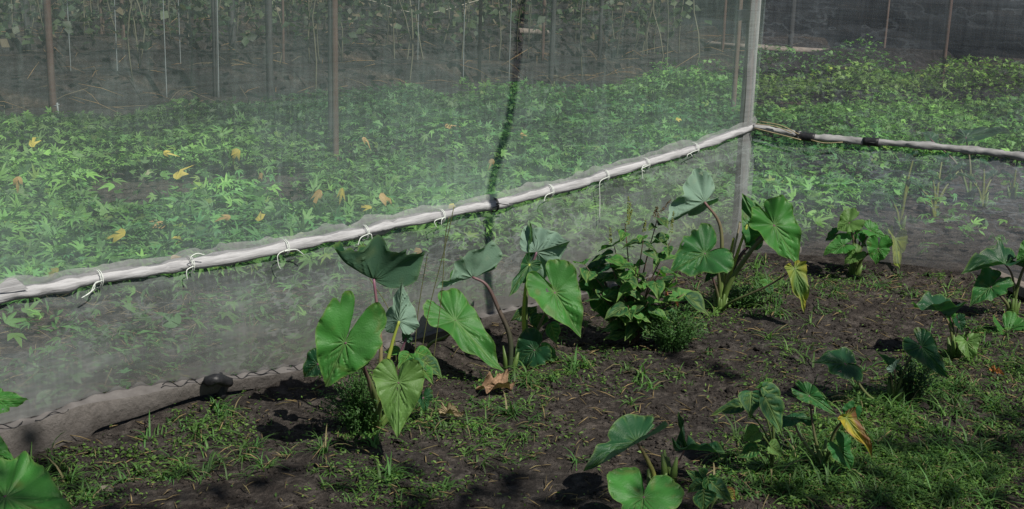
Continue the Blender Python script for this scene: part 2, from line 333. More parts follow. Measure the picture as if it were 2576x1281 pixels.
    if yel > 0:
        w = np.clip(yel*1.4*(.35+SS*.9) + .5*nz - .25, 0, 1)[:, None]; C = C*(1-w) + np.array([.50, .38, .03])*w
    if brown > 0:
        w = np.clip((np.where(y*np.sign(brown) > 0, SS, SS*.55)*1.3 + .5*nz + abs(brown) - 1.15)*3, 0, 1)[:, None]; C = C*(1-w) + np.array([.20, .09, .03])*w
    fn = np.cross(V[F4[:, 1]]-V[F4[:, 0]], V[F4[:, 2]]-V[F4[:, 0]]).sum(0)
    if fn@N < 0: F4 = F4[:, ::-1]; F3 = F3[:, ::-1]
    return V, F4, F3, C, ve
def addleaf(acc, *a, **k):
    V, F4, F3, C, ve = leafarr(*a, **k); o = acc.n; acc.add(V, F4, C, ve); acc.F.setdefault(3, []).append(F3+o)
PET_LO = np.array([.10, .20, .03]); PET_UP = np.array([.13, .05, .08])
def petiole(parent, pts, r0=.008, r1=.0035, lo=PET_LO, up=PET_UP, name='petiole'):
    P = spline(pts, 22); t = np.linspace(0, 1, 22)
    C = lo*(1-t[:, None])**1.0 + np.asarray(up)*t[:, None]
    acc = Acc(); addtube(acc, P, r0*(1-t)+r1*t, 8, C, .12, 3); return acc.build(name, M['stem'], parent)
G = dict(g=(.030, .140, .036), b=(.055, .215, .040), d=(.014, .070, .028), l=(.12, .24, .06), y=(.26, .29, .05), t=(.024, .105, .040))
seedc = [100]
def taro(label, base, leaves, group='taro plants growing along the outside of the net', stub=4):
    b = ong(*base); b[2] -= .01; root = empty('taro_plant', b, label, 'taro plant', group)
    for L_ in leaves:
        seedc[0] += 1; d = dict(L_); a = d.pop('A'); t = d.pop('T'); mids = d.pop('via', None); dy = d.pop('dy', 0.); ty = d.pop('ty', 0.)
        pr = d.pop('pr', 1.); lo = d.pop('lo', PET_LO); up = d.pop('up', PET_UP); bs = d.pop('bs', (0, 0)); nop = d.pop('nop', False); lab = d.pop('label', None)
        yA = b[1]+dy; A = aty(a[0], a[1], yA); T = aty(t[0], t[1], yA+ty); cn = d.get('col', 'g'); d['col'] = G[cn]
        d.setdefault('hint', (1, .5, .2)); 
        V, F4, F3, C, ve = leafarr(A, T, seed=seedc[0], **d)
        ob = mk('leaf', V, [F4, F3], M['tarod' if cn == 'd' else 'taro'], root, C, ve)
        if lab: ob['label'] = lab
        if nop: continue
        e1 = nrm(T-A); start = b + np.array([bs[0], bs[1], 0])
        if mids: pts = [start] + [aty(q[0], q[1], b[1] + (yA-b[1])*(i+1)/(len(mids)+1)) for i, q in enumerate(mids)] + [A]
        else:
            top = A + ZV*.02; m1 = start*.55 + A*.45 + ZV*(.10*(A[2]-start[2])+.01) + (start-A)*[.12, .12, 0]; pts = [start, m1, A]
        petiole(root, pts, .0085*pr, .0036*pr, lo, up)
    acc = Acc()
    for k in range(stub):
        an = random.uniform(0, 6.28); q = b + np.array([math.cos(an)*.012, math.sin(an)*.012, 0]); hh = random.uniform(.05, .10)
        addtube(acc, [q, q+[math.cos(an)*.006, math.sin(an)*.006, hh*.5], q+[math.cos(an)*.016, math.sin(an)*.016, hh]], [.013, .010, .003], 8, (.09, .15, .035))
    acc.build('sheath', M['stem'], root)
    return root
D = dict
YL = np.array([.30, .36, .06]); DK = np.array([.03, .06, .025])
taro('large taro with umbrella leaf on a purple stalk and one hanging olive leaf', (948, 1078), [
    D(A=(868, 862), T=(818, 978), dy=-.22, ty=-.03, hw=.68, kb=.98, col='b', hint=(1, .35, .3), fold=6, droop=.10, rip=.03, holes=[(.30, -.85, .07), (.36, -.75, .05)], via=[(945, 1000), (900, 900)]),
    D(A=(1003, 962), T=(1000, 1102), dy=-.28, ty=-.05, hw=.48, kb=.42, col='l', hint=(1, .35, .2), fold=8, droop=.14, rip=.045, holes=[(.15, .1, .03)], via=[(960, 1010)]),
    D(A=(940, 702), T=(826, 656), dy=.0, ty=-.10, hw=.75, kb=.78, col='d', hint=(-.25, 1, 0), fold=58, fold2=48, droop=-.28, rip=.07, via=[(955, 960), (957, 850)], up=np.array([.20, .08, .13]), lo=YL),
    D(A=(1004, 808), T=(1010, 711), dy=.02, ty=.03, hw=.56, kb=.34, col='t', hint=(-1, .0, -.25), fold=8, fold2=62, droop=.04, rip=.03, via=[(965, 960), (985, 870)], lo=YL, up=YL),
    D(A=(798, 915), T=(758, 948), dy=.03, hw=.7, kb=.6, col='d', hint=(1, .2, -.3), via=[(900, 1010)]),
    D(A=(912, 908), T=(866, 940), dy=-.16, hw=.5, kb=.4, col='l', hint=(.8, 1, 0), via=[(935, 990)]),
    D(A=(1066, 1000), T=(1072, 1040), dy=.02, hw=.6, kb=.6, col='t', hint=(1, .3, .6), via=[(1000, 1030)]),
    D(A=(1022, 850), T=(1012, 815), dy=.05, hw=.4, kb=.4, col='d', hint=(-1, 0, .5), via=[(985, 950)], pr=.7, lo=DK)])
taro('taro whose long broad leaf slants down to the soil beside a brown curled leaf', (1283, 930), [
    D(A=(1188, 697), T=(1100, 732), dy=.0, ty=-.05, hw=.85, kb=.90, col='g', hint=(-.55, 1, .3), fold=46, fold2=30, droop=-.05, rip=.06, via=[(1283, 850), (1255, 780), (1225, 718)], lo=DK, up=np.array([.16, .08, .09]), pr=1.15),
    D(A=(1145, 805), T=(1276, 934), dy=-.10, ty=-.10, hw=.34, kb=.45, col='b', hint=(1, .95, .5), fold=16, fold2=-4, droop=.06, rip=.025, bs=(-.32, 0), via=[(1080, 868), (1130, 842)], up=np.array([.07, .035, .03]), pr=.8)])
taro('taro with an upright pale striped leaf above a big light leaf, left of the shrub', (1332, 915), [
    D(A=(1396, 735), T=(1466, 846), dy=-.05, ty=-.05, hw=.55, kb=.58, col='b', hint=(1, .35, .35), fold=16, droop=.08, rip=.025, via=[(1345, 850)]),
    D(A=(1350, 634), T=(1436, 604), dy=.03, ty=-.02, hw=.80, kb=.40, col='t', hint=(-1, .15, -.2), fold=10, fold2=40, droop=.0, rip=.07, via=[(1322, 800), (1330, 700)], up=np.array([.14, .07, .10])),
    D(A=(1338, 640), T=(1335, 556), dy=.05, ty=.03, hw=.22, kb=.1, col='t', hint=(1, .2, .4), fold=35, droop=.05, nop=True),
    D(A=(1332, 664), T=(1281, 746), dy=-.02, ty=-.08, hw=.30, kb=.20, col='t', hint=(.1, 1, .9), fold=28, droop=.05, via=[(1318, 820), (1320, 740)], lo=YL, up=YL),
    D(A=(1345, 880), T=(1285, 925), dy=-.06, hw=.75, kb=.5, col='d', hint=(1, .2, -.4), via=[(1345, 905)])])
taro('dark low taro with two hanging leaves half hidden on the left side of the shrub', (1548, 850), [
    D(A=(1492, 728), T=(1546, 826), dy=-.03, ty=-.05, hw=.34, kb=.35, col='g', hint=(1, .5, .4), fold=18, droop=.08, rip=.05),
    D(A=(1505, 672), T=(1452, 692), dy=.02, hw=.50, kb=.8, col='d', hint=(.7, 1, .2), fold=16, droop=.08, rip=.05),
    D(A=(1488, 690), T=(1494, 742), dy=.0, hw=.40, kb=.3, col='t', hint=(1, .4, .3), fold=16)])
taro('tallest taro near the corner post with raised pale fan leaf and yellowing hanging leaf', (1812, 782), [
    D(A=(1772, 508), T=(1674, 558), dy=.0, ty=-.05, hw=.72, kb=.42, col='t', hint=(-1, .25, -.1), fold=8, fold2=65, droop=-.02, rip=.05, holes=[(-.6, .6, .07), (-.2, .85, .05)], via=[(1815, 690), (1812, 570)], up=np.array([.18, .10, .10]), pr=1.25),
    D(A=(1772, 638), T=(1686, 682), dy=-.08, ty=-.05, hw=.78, kb=.55, col='g', hint=(1, .6, .1), fold=10, droop=.12, rip=.06, via=[(1810, 720), (1800, 660)]),
    D(A=(1918, 592), T=(1866, 484), dy=.04, ty=.04, hw=.46, kb=.22, col='g', hint=(1, .15, -.15), fold=26, droop=.08, rip=.06, via=[(1832, 710), (1865, 640)], lo=DK, pr=1.3),
    D(A=(1948, 566), T=(2018, 674), dy=-.06, ty=-.06, hw=.52, kb=.52, col='b', hint=(1, .45, .35), fold=14, droop=.10, rip=.06, via=[(1835, 715), (1890, 630), (1930, 590)], pr=1.4),
    D(A=(2000, 676), T=(2032, 792), dy=-.22, ty=-.04, hw=.27, kb=.15, col='l', hint=(1, .3, .4), fold=25, droop=.12, yel=.42, brown=-.5, via=[(1840, 760), (1930, 720)], pr=.7, label='yellowing leaf with brown edge hanging to the ground'),
    D(A=(1880, 565), T=(1872, 582), dy=.03, hw=.3, kb=.2, col='g', hint=(1, 0, 0), fold=60, via=[(1838, 690)], lo=YL, up=YL, pr=1.3),
    D(A=(1846, 600), T=(1840, 612), dy=.05, hw=.3, kb=.2, col='g', hint=(1, 0, 0), fold=60, via=[(1824, 700)], lo=YL*.7, up=YL, pr=1.2),
    D(A=(1790, 690), T=(1770, 712), dy=-.05, hw=.4, kb=.4, col='d', hint=(1, .6, 0), fold=20, via=[(1805, 740)], pr=.9),
    D(A=(1862, 560), T=(1856, 575), dy=.02, hw=.3, kb=.2, col='y', hint=(1, 0, 0), fold=60, via=[(1830, 700)], lo=YL, up=np.array([.3, .25, .2])),
    ], stub=9)
taro('small bright green taro clump growing just below the right net', (2150, 692), [
    D(A=(2136, 560), T=(2104, 578), dy=-.02, hw=.95, kb=1., col='l', hint=(1, .9, .4), fold=12, rip=.05),
    D(A=(2210, 625), T=(2206, 668), dy=-.12, hw=.75, kb=.8, col='b', hint=(1, .6, .3), fold=10, rip=.05),
    D(A=(2122, 618), T=(2068, 636), dy=-.05, hw=.6, kb=.5, col='b', hint=(.8, 1, 0), fold=15),
    D(A=(2155, 640), T=(2120, 665), dy=-.08, hw=.6, kb=.5, col='l', hint=(1, 1, 0), fold=15),
    D(A=(2190, 580), T=(2232, 596), dy=.0, hw=.6, kb=.5, col='b', hint=(1, 1, .2), fold=15),
    D(A=(2100, 590), T=(2075, 606), dy=.03, hw=.6, kb=.5, col='g', hint=(1, 1, .2), fold=15),
    D(A=(2165, 598), T=(2180, 622), dy=.0, hw=.6, kb=.5, col='g', hint=(.6, 1, 0), fold=15),
    D(A=(2150, 585), T=(2172, 560), dy=.04, hw=.6, kb=.5, col='b', hint=(.6, 1, 0), fold=15)])
taro('taro at the right picture edge standing over a grey board, leaves partly folded', (2545, 790), [
    D(A=(2528, 664), T=(2424, 672), dy=-.02, ty=-.06, hw=.52, kb=.40, col='d', hint=(.25, 1, .1), fold=34, droop=.04, rip=.05, via=[(2552, 740), (2545, 690)], up=np.array([.14, .06, .09]), pr=.8),
    D(A=(2492, 722), T=(2440, 764), dy=-.04, ty=-.04, hw=.62, kb=.75, col='g', hint=(1, .8, 0), fold=14, rip=.06, via=[(2530, 760)]),
    D(A=(2592, 640), T=(2556, 655), dy=-.05, hw=1.1, kb=.8, col='b', hint=(1, .5, .2), fold=10),
    D(A=(2535, 838), T=(2602, 935), dy=-.25, ty=-.12, hw=.42, kb=.42, col='b', hint=(1, .55, .7), fold=28, droop=.06, via=[(2560, 800)], pr=.9)])
taro('small taro with a flat silvery top leaf between the right edge plants', (2400, 900), [
    D(A=(2362, 782), T=(2290, 778), dy=.0, ty=-.05, hw=.65, kb=.62, col='d', hint=(-.1, 1, .1), fold=36, droop=-.04, rip=.06, via=[(2395, 850), (2385, 810)], up=np.array([.16, .07, .08]), pr=.7),
    D(A=(2388, 786), T=(2400, 830), dy=.02, hw=.4, kb=.3, col='b', hint=(1, .2, .5), fold=20, pr=.6),
    D(A=(2412, 808), T=(2425, 838), dy=.0, hw=.6, kb=.5, col='d', hint=(1, .5, .4), fold=20, pr=.6),
    D(A=(2432, 858), T=(2446, 914), dy=-.05, ty=-.04, hw=.62, kb=.32, col='l', hint=(1, .7, .2), fold=18, via=[(2425, 850), (2440, 835)], pr=.6)])
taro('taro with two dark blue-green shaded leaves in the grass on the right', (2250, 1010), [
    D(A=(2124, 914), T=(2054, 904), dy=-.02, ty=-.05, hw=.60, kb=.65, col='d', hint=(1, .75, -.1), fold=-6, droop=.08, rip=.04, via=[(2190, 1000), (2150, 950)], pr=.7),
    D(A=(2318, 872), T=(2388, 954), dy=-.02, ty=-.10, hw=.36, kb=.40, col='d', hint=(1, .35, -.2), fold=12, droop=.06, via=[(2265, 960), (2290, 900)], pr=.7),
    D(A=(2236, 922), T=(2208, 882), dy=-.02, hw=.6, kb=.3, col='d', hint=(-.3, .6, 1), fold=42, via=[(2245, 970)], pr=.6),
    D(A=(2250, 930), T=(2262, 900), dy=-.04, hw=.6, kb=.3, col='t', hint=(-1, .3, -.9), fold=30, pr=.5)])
taro('foreground taro with one long cupped dark leaf and a heart leaf at the bottom edge', (1648, 1262), [
    D(A=(1602, 1112), T=(1466, 1184), dy=-.02, ty=-.08, hw=.50, kb=.50, col='t', hint=(.75, 1, .1), fold=72, fold2=6, droop=.05, rip=.03, via=[(1645, 1200), (1625, 1150)], lo=YL, up=np.array([.18, .12, .08])),
    D(A=(1618, 1252), T=(1606, 1340), dy=-.18, ty=-.10, hw=.88, kb=.80, col='b', hint=(1, .7, .2), fold=8, droop=.08, via=[(1650, 1250)])])
taro('foreground taro on a thin pink stalk with an upright split dark leaf', (1685, 1212), [
    D(A=(1722, 1132), T=(1822, 1116), dy=.0, ty=-.05, hw=.42, kb=.15, col='d', hint=(-.4, .9, -.4), fold=20, fold2=26, droop=.08, rip=.06, via=[(1698, 1180)], lo=np.array([.2, .12, .1]), up=np.array([.2, .1, .1]), pr=.6),
    D(A=(1724, 1122), T=(1704, 1036), dy=.02, hw=.24, kb=.05, col='d', hint=(.5, .1, -1), fold=26, nop=True)])
taro('foreground taro in dense grass with a yellow and brown dying leaf', (2075, 1170), [
    D(A=(1992, 1052), T=(2062, 1052), dy=.05, ty=-.04, hw=.42, kb=.72, col='t', hint=(.5, 1, .1), fold=-12, droop=.08, rip=.04, via=[(2020, 1110)], up=np.array([.2, .09, .1]), pr=.7),
    D(A=(2035, 995), T=(2106, 1040), dy=.0, ty=-.04, hw=.36, kb=.55, col='g', hint=(.9, .7, -.2), fold=24, droop=.08, via=[(2050, 1100)], pr=.7),
    D(A=(2138, 1040), T=(2126, 1056), dy=-.04, hw=1.2, kb=1.6, col='g', hint=(1, .5, .3), fold=10, pr=.6),
    D(A=(2128, 1050), T=(2206, 1152), dy=-.10, ty=-.06, hw=.24, kb=.10, col='y', hint=(1, .6, .4), fold=18, droop=.05, yel=.8, brown=.62, pr=.6, label='yellow dying leaf with a brown edge'),
    D(A=(2112, 1128), T=(2150, 1184), dy=-.08, hw=.55, kb=.5, col='g', hint=(1, .7, .2), fold=14, pr=.6)])
taro('taro at the bottom left corner with large leaves cut by the picture edge', (-60, 1330), [
    D(A=(14, 1250), T=(205, 1330), dy=-.25, ty=-.10, hw=.50, kb=.40, col='b', hint=(1, .6, .2), fold=6, droop=.05),
    D(A=(-30, 1130), T=(42, 1172), dy=-.05, ty=-.03, hw=.5, kb=.5, col='b', hint=(1, .5, .3), fold=14),
    D(A=(-20, 1004), T=(72, 1004), dy=.10, ty=.0, hw=.55, kb=.4, col='b', hint=(1, .9, .2), fold=-22, droop=.05),
    D(A=(40, 1195), T=(70, 1205), dy=.05, hw=.5, kb=.5, col='d', hint=(1, .5, .3))])
# young taro plants inside the right net
for k, (bx, by, lab, ls) in enumerate([
    (2262, 580, 'young taro behind the right net with two thick pale stalks, nearest the net', [(2240, 500), (2290, 455), (2300, 390)]),
    (2350, 545, 'young taro behind the right net with a fan of yellow green stalks below the rail', [(2310, 470), (2345, 440), (2395, 450), (2370, 400), (2420, 420)]),
    (2470, 520, 'young taro behind the right net under the thick part of the rail', [(2440, 450), (2475, 410), (2500, 440)]),
    (2545, 500, 'young taro behind the right net nearest the right picture edge', [(2560, 400), (2530, 440)])]):
    taro(lab, (bx, by), [D(A=q, T=(q[0]+(30 if i % 2 else -34), q[1]+(14 if i % 3 else -20)), dy=.0+.03*i, hw=.5, kb=.4, col='t' if i % 2 else 'd', hint=(.2, 1, .3), fold=22, lo=YL*.5, up=YL*.35, pr=1.1) for i, q in enumerate(ls)], group='young taro plants inside the right net')
tp = taro('large broken taro leaves rising above the right rail, seen through the net', (2440, 500), [
    D(A=(2430, 345), T=(2560, 312), dy=.15, ty=-.05, hw=.22, kb=.2, col='d', hint=(.8, 1, 0), fold=18),
    D(A=(2340, 350), T=(2320, 330), dy=.1, hw=.8, kb=.8, col='t', hint=(.8, 1, 0), fold=18)], group='young taro plants inside the right net')
# ---------------------------------------------------------------- ground
def grid(x0, x1, y0, y1, nx, ny):
    X, Y = np.meshgrid(np.linspace(x0, x1, nx), np.linspace(y0, y1, ny)); i, j = np.meshgrid(np.arange(ny-1), np.arange(nx-1), indexing='ij'); i = i.ravel(); j = j.ravel()
    return X.ravel(), Y.ravel(), np.stack([i*nx+j, i*nx+j+1, (i+1)*nx+j+1, (i+1)*nx+j], 1)
xs = np.r_[-400, -60, -20, np.linspace(-8, -2.8, 60), np.linspace(-2.75, 3.2, 520), np.linspace(3.25, 9, 60), 20, 60, 400]
ys = np.r_[-300, -40, -5, np.linspace(1, 2.9, 20), np.linspace(2.92, 7.2, 380), np.linspace(7.23, 20, 260), 30, 60, 150, 600]
X, Y = np.meshgrid(xs, ys); nx = len(xs); ny = len(ys)
i, j = np.meshgrid(np.arange(ny-1), np.arange(nx-1), indexing='ij'); i = i.ravel(); j = j.ravel(); F = np.stack([i*nx+j, i*nx+j+1, (i+1)*nx+j+1, (i+1)*nx+j], 1)
X = X.ravel(); Y = Y.ravel(); Z = hgt(X, Y); near = (X > -3.5) & (X < 4) & (Y < 8)
Z = Z + np.where(near, .010*fbm(X*16, Y*16, 31, 3) + .006*np.maximum(vnoise(X*38, Y*38, 40), 0), .012*fbm(X*6, Y*6, 31, 3))
far = np.clip((np.maximum(np.abs(X)-12, np.abs(Y-8)-14))/6, 0, 1); Z = Z*(1-far)
tag(mk('ground', np.column_stack([X, Y, Z]), F, M['soil']), kind='structure')
# ---------------------------------------------------------------- netting
def netgrid(P0, P1, z0f, z1f, D_, N_, nu, nv, amp, seed, crumple=0.):
    u = np.linspace(0, 1, nu); v = np.linspace(0, 1, nv); Uu, Vv = np.meshgrid(u, v); Uu = Uu.ravel(); Vv = Vv.ravel()
    lo = z0f(u); hi = z1f(u)      # 3D polylines
    P = lo[np.tile(np.arange(nu), nv)]*(1-Vv)[:, None] + hi[np.tile(np.arange(nu), nv)]*Vv[:, None]
    env = np.sin(Vv*math.pi)**.7
    s = P@D_; b = amp*env*vnoise(s*.9, P[:, 2]*.7, seed) + crumple*env*(fbm(s*4+P[:, 2]*3, P[:, 2]*7, seed+1, 4)*.6 + .5*np.abs(vnoise(s*9-P[:, 2]*9, P[:, 2]*4+s*3, seed+4)))
    P = P + np.outer(b, N_)
    i, j = np.meshgrid(np.arange(nv-1), np.arange(nu-1), indexing='ij'); i = i.ravel(); j = j.ravel()
    return P, np.stack([i*nu+j, i*nu+j+1, (i+1)*nu+j+1, (i+1)*nu+j], 1)
RODQ = [(-160, 790), (0, 745), (120, 722), (235, 700), (350, 683), (472, 663), (590, 645), (702, 622), (820, 600), (910, 583), (1000, 560), (1095, 543), (1170, 524), (1235, 514), (1310, 497), (1378, 478), (1450, 462), (1512, 441), (1617, 411), (1680, 392), (1735, 375), (1830, 340), (1895, 318)]
rod = np.array([onpl(x, y, CORN, N1, .0) for x, y in RODQ]); rod = spline(rod, 160)
def interp_poly(P, n):
    d = np.r_[0, np.cumsum(np.linalg.norm(np.diff(P, axis=0), axis=1))]; t = np.linspace(0, d[-1], n)
    return np.column_stack([np.interp(t, d, P[:, k]) for k in range(3)])
rodN = interp_poly(rod, 220)
topz = lambda u: np.column_stack([interp_poly(rod, len(u))[:, 0], interp_poly(rod, len(u))[:, 1], np.full(len(u), 2.35)])
net1 = empty('net_wall', CORN*.5+LFT*.5, 'long white insect net wall sloping across the picture from left to the corner post', 'net wall')
P, F = netgrid(None, None, lambda u: interp_poly(rod, len(u)), topz, D1, N1, 220, 60, .05, 11, .004)
mk('upper_net', P, F, M['net'], net1)
# bottom line: stitch line at left, ground further right
STQ = [(-160, 1110), (0, 1068), (60, 1053), (113, 1040), (180, 1014), (245, 991), (310, 978), (373, 967), (506, 952), (589, 942), (751, 917), (900, 885), (1060, 840), (1225, 788), (1400, 750), (1560, 712), (1740, 665), (1868, 636)]
st = spline(np.array([onpl(x, y, CORN, N1, .02) for x, y in STQ]), 200)
P, F = netgrid(None, None, lambda u: interp_poly(st, len(u)), lambda u: interp_poly(rod, len(u)), D1, N1, 320, 90, .035, 21, .012)
mk('lower_net', P, F, M['netlow'], net1)
HB = [(-160, 1250), (0, 1190), (79, 1160), (160, 1138), (221, 1105), (250, 1078), (353, 1046), (430, 1018), (506, 995), (589, 984), (700, 970), (781, 960), (900, 935), (1060, 890), (1225, 830), (1400, 785), (1560, 745), (1740, 690), (1868, 655)]
HT = [(-160, 1150), (0, 1089), (93, 1060), (160, 1036), (221, 1016), (344, 996), (430, 978), (506, 962), (589, 955), (751, 932), (900, 897), (1060, 850), (1225, 797), (1400, 758), (1560, 718), (1740, 670), (1868, 640)]
hb = spline(np.array([onpl(x, y, CORN, N1, .035) for x, y in HB]), 200); ht = spline(np.array([onpl(x, y, CORN, N1, .045) for x, y in HT]), 200)
P, F = netgrid(None, None, lambda u: interp_poly(hb, len(u)), lambda u: interp_poly(ht, len(u)), D1, N1, 420, 22, .002, 5, .006)
mk('hem', P, F, M['hem'], net1)
P, F = netgrid(None, None, lambda u: interp_poly(ht, len(u)), lambda u: interp_poly(st, len(u))+np.outer(.009*np.sin(u*900*.34), ZV)-N1*.012, D1, N1, 240, 6, .004, 6, .003)
mk('hem_fold', P, F, M['hemlight'], net1)
acc = Acc(); s_ = interp_poly(st, 900) + N1*.012; u = np.arange(900)
on = (vnoise(u*.02, u*0+3., 8) > -.35)
zig = s_ + np.outer(.009*np.sin(u*.34)+.005*vnoise(u*.13, u*0, 3), ZV) + N1*.012
k0 = 0
while k0 < 520:
    k1 = k0 + random.randint(25, 70); seg = zig[k0:k1]
    if random.random() < .8: addtube(acc, seg, .0018, 5, (.02, .02, .025))
    k0 = k1 + random.randint(0, 10)
acc.build('stitching', M['black'], net1)
# second wall on the right
ROD2 = [(1897, 318), (1960, 330), (2022, 343), (2110, 350), (2200, 357), (2300, 364), (2400, 373), (2480, 381), (2576, 394), (2760, 425), (2980, 465)]
rod2 = spline(np.array([onpl(x, y, CORN, N2, 0) for x, y in ROD2]), 120)
net2 = empty('net_wall', RGT, 'short clear net wall on the right running from the corner post out of the picture', 'net wall')
t2 = lambda u: np.column_stack([interp_poly(rod2, len(u))[:, 0], interp_poly(rod2, len(u))[:, 1], np.full(len(u), 2.35)])
P, F = netgrid(None, None, lambda u: interp_poly(rod2, len(u)), t2, D2, N2, 90, 50, .05, 31, .004); mk('upper_net', P, F, M['net2'], net2)
b2 = np.array([onpl(x, y, CORN, N2, .03) for x, y in [(1872, 636), (2000, 640), (2150, 652), (2300, 668), (2450, 690), (2576, 715), (2760, 760), (2980, 820)]]); b2 = spline(b2, 80)
P, F = netgrid(None, None, lambda u: interp_poly(b2, len(u)), lambda u: interp_poly(rod2, len(u)), D2, N2, 160, 60, .04, 41, .014); mk('lower_net', P, F, M['net2low'], net2)
# rails
def rail(name, P, r, mat, label, seed):
    o = empty(name, P[0], label, 'rail'); acc = Acc(); n = len(P)
    rr = r*(1+.22*vnoise(np.arange(n)*.35, np.zeros(n), seed)+.12*vnoise(np.arange(n)*.9, np.zeros(n), seed+1))
    addtube(acc, P, rr, 14, (1, 1, 1), .25, seed); acc.build('rolled_net', mat, o); return o
rl1 = rail('net_rail', rod + N1*.008, .0185, M['roll'], 'long white rolled net rail tied with strings, crossing the whole left side', 4)
rl2 = rail('net_rail', rod2 + N2*.005, .0150, M['bamboo'], 'grey bamboo rail wrapped in dark tape on the right net', 6)
nn = 400; rr_ = interp_poly(rod, nn); q_ = np.arange(nn); hh_ = .012+.016*np.abs(vnoise(q_*.05, q_*0, 12))+.010*np.maximum(vnoise(q_*.21, q_*0, 13), 0); Vf = np.vstack([rr_+N1*.012+ZV*.010, rr_+N1*.020+np.outer(.012+hh_*.6, ZV)+np.outer(.004*vnoise(q_*.3, q_*0, 14), N1), rr_+N1*.012+np.outer(.014+hh_*1.3, ZV)+np.outer(.010*vnoise(q_*.12, q_*0, 15), N1)])
k_ = np.arange(nn-1); mk('loose_net_edge', Vf, np.vstack([np.stack([k_, k_+1, k_+1+nn, k_+nn], 1), np.stack([k_+nn, k_+1+nn, k_+1+2*nn, k_+2*nn], 1)]), M['wrap'], rl1)
# loose flap at the far left of the roll
fl = np.array([onpl(x, y, CORN, N1, .03) for x, y in [(-10, 738), (30, 735), (72, 728), (0, 715), (32, 706), (58, 716), (20, 700), (34, 698), (40, 700)]]); mk('loose_flap', fl, np.array([(0, 1, 4, 3), (1, 2, 5, 4), (3, 4, 7, 6), (4, 5, 8, 7)]), M['roll'], rl1)
# ties
def closest(P, q):
    pr = [abs(proj(p)[0]-q[0]) for p in P]; return int(np.argmin(pr))
for k, (tx, ty_, tails, dark) in enumerate([
    (235, 700, [[(238, 715), (228, 735), (205, 750)], [(240, 712), (236, 728), (212, 746)]], 0), (472, 663, [[(470, 680), (471, 705)], [(478, 650), (495, 638), (515, 642)]], 0),
    (702, 622, [[(700, 640), (700, 665), (706, 678)], [(716, 632), (745, 628), (765, 642)]], 0), (910, 583, [[(908, 598), (900, 618)], [(934, 590), (936, 602)]], 0),
    (1095, 543, [[(1094, 556), (1098, 572)], [(1112, 552), (1110, 566)]], 0), (1235, 514, [[(1238, 525), (1236, 540)], [(1250, 512), (1278, 516)]], 1),
    (1378, 478, [[(1374, 492), (1368, 508)]], 0), (1512, 441, [[(1511, 455), (1508, 472), (1509, 500), (1508, 560)]], 0), (1617, 411, [[(1614, 425), (1622, 432)], [(1616, 420), (1617, 455)]], 0), (1735, 375, [[(1732, 388), (1728, 396)], [(1738, 385), (1742, 394)]], 0)]):
    i0 = closest(rod, (tx, ty_)); c = rod[i0]+N1*.012; T_ = nrm(rod[min(i0+1, 159)]-rod[i0-1]); a_ = nrm(np.cross(T_, ZV)); b_ = np.cross(T_, a_)
    acc = Acc(); mt = M['black'] if dark else M['tie']
    for off in (-.003, .003):
        th = np.linspace(0, 6.6, 22); addtube(acc, c + T_*off + np.outer(np.cos(th)*.026, a_) + np.outer(np.sin(th)*.026, b_), .0018 if dark else .0013, 5)
    for tl in tails:
        addtube(acc, spline([c+N1*.026] + [onpl(x, y, CORN, N1, .045) for x, y in tl], 12), .0016, 5)
    acc.build('tie', mt, rl1)
for (x0, x1) in ((2002, 2052), (2172, 2215)):
    i0 = closest(rod2, (x0, 0)); i1 = closest(rod2, (x1, 0)); acc = Acc(); addtube(acc, rod2[i0:i1+1]+N2*.005, .0185, 12, (1, 1, 1), .1, 3); acc.build('dark_tape', M['black'], rl2)
acc = Acc()
for pts in ([(1897, 322), (1960, 338), (2015, 352)], [(1900, 312), (1950, 318), (1992, 334)], [(2040, 352), (2075, 360), (2120, 358)], [(1910, 305), (1965, 316), (2010, 338)]):
    addtube(acc, spline([onpl(x, y, CORN, N2, .03) for x, y in pts], 10), .0022, 5)
acc.build('loose_strand', M['straw'], rl2)
# corner post
cb = CORN.copy(); cb[2] = gz(cb)-.05
cp = empty('corner_post', cb, 'net wrapped wooden corner post where the two net walls meet', 'post')
acc = Acc(); addtube(acc, spline([cb-N1*.035-N2*.02, cb-N1*.035-N2*.02+ZV*2.45], 20), .024, 10, (1, 1, 1), .08, 2); acc.build('wood_core', M['redpole'], cp)
acc = Acc(); addtube(acc, spline([cb+ZV*.05, cb+[.002, 0, 1.2], cb+ZV*2.4], 60), .006, 6, (1, 1, 1), .4, 5); acc.build('net_seam', M['seam'], cp)
zz_ = np.linspace(.02, 2.35, 90); uu_ = np.linspace(0, 1, 7); Vw = np.array([cb*[1, 1, 0] - D1*(u_*(.062+.006*float(vnoise(z_*3, 1., 4)))) + N1*(.010+.008*float(vnoise(u_*3+z_*2, z_*5, 9))) + ZV*(z_) for z_ in zz_ for u_ in uu_])
ii, jj = np.meshgrid(np.arange(89), np.arange(6), indexing='ij'); ii = ii.ravel(); jj = jj.ravel(); mk('net_wrap', Vw, np.stack([ii*7+jj, ii*7+jj+1, (ii+1)*7+jj+1, (ii+1)*7+jj], 1), M['wrap'], cp)
acc = Acc()
br = onpl(1868, 38, CORN, N1, -.05); V = []
for sx in (-.045, .045):
    for sy in (-.01, .01):
        for sz in (-.022, .022): V.append(br + D1*sx + N1*sy + ZV*sz)
acc.add(np.array(V), np.array([(0, 1, 3, 2), (4, 6, 7, 5), (0, 4, 5, 1), (2, 3, 7, 6), (0, 2, 6, 4), (1, 5, 7, 3)])); acc.build('bracket', M['black'], cp, False)
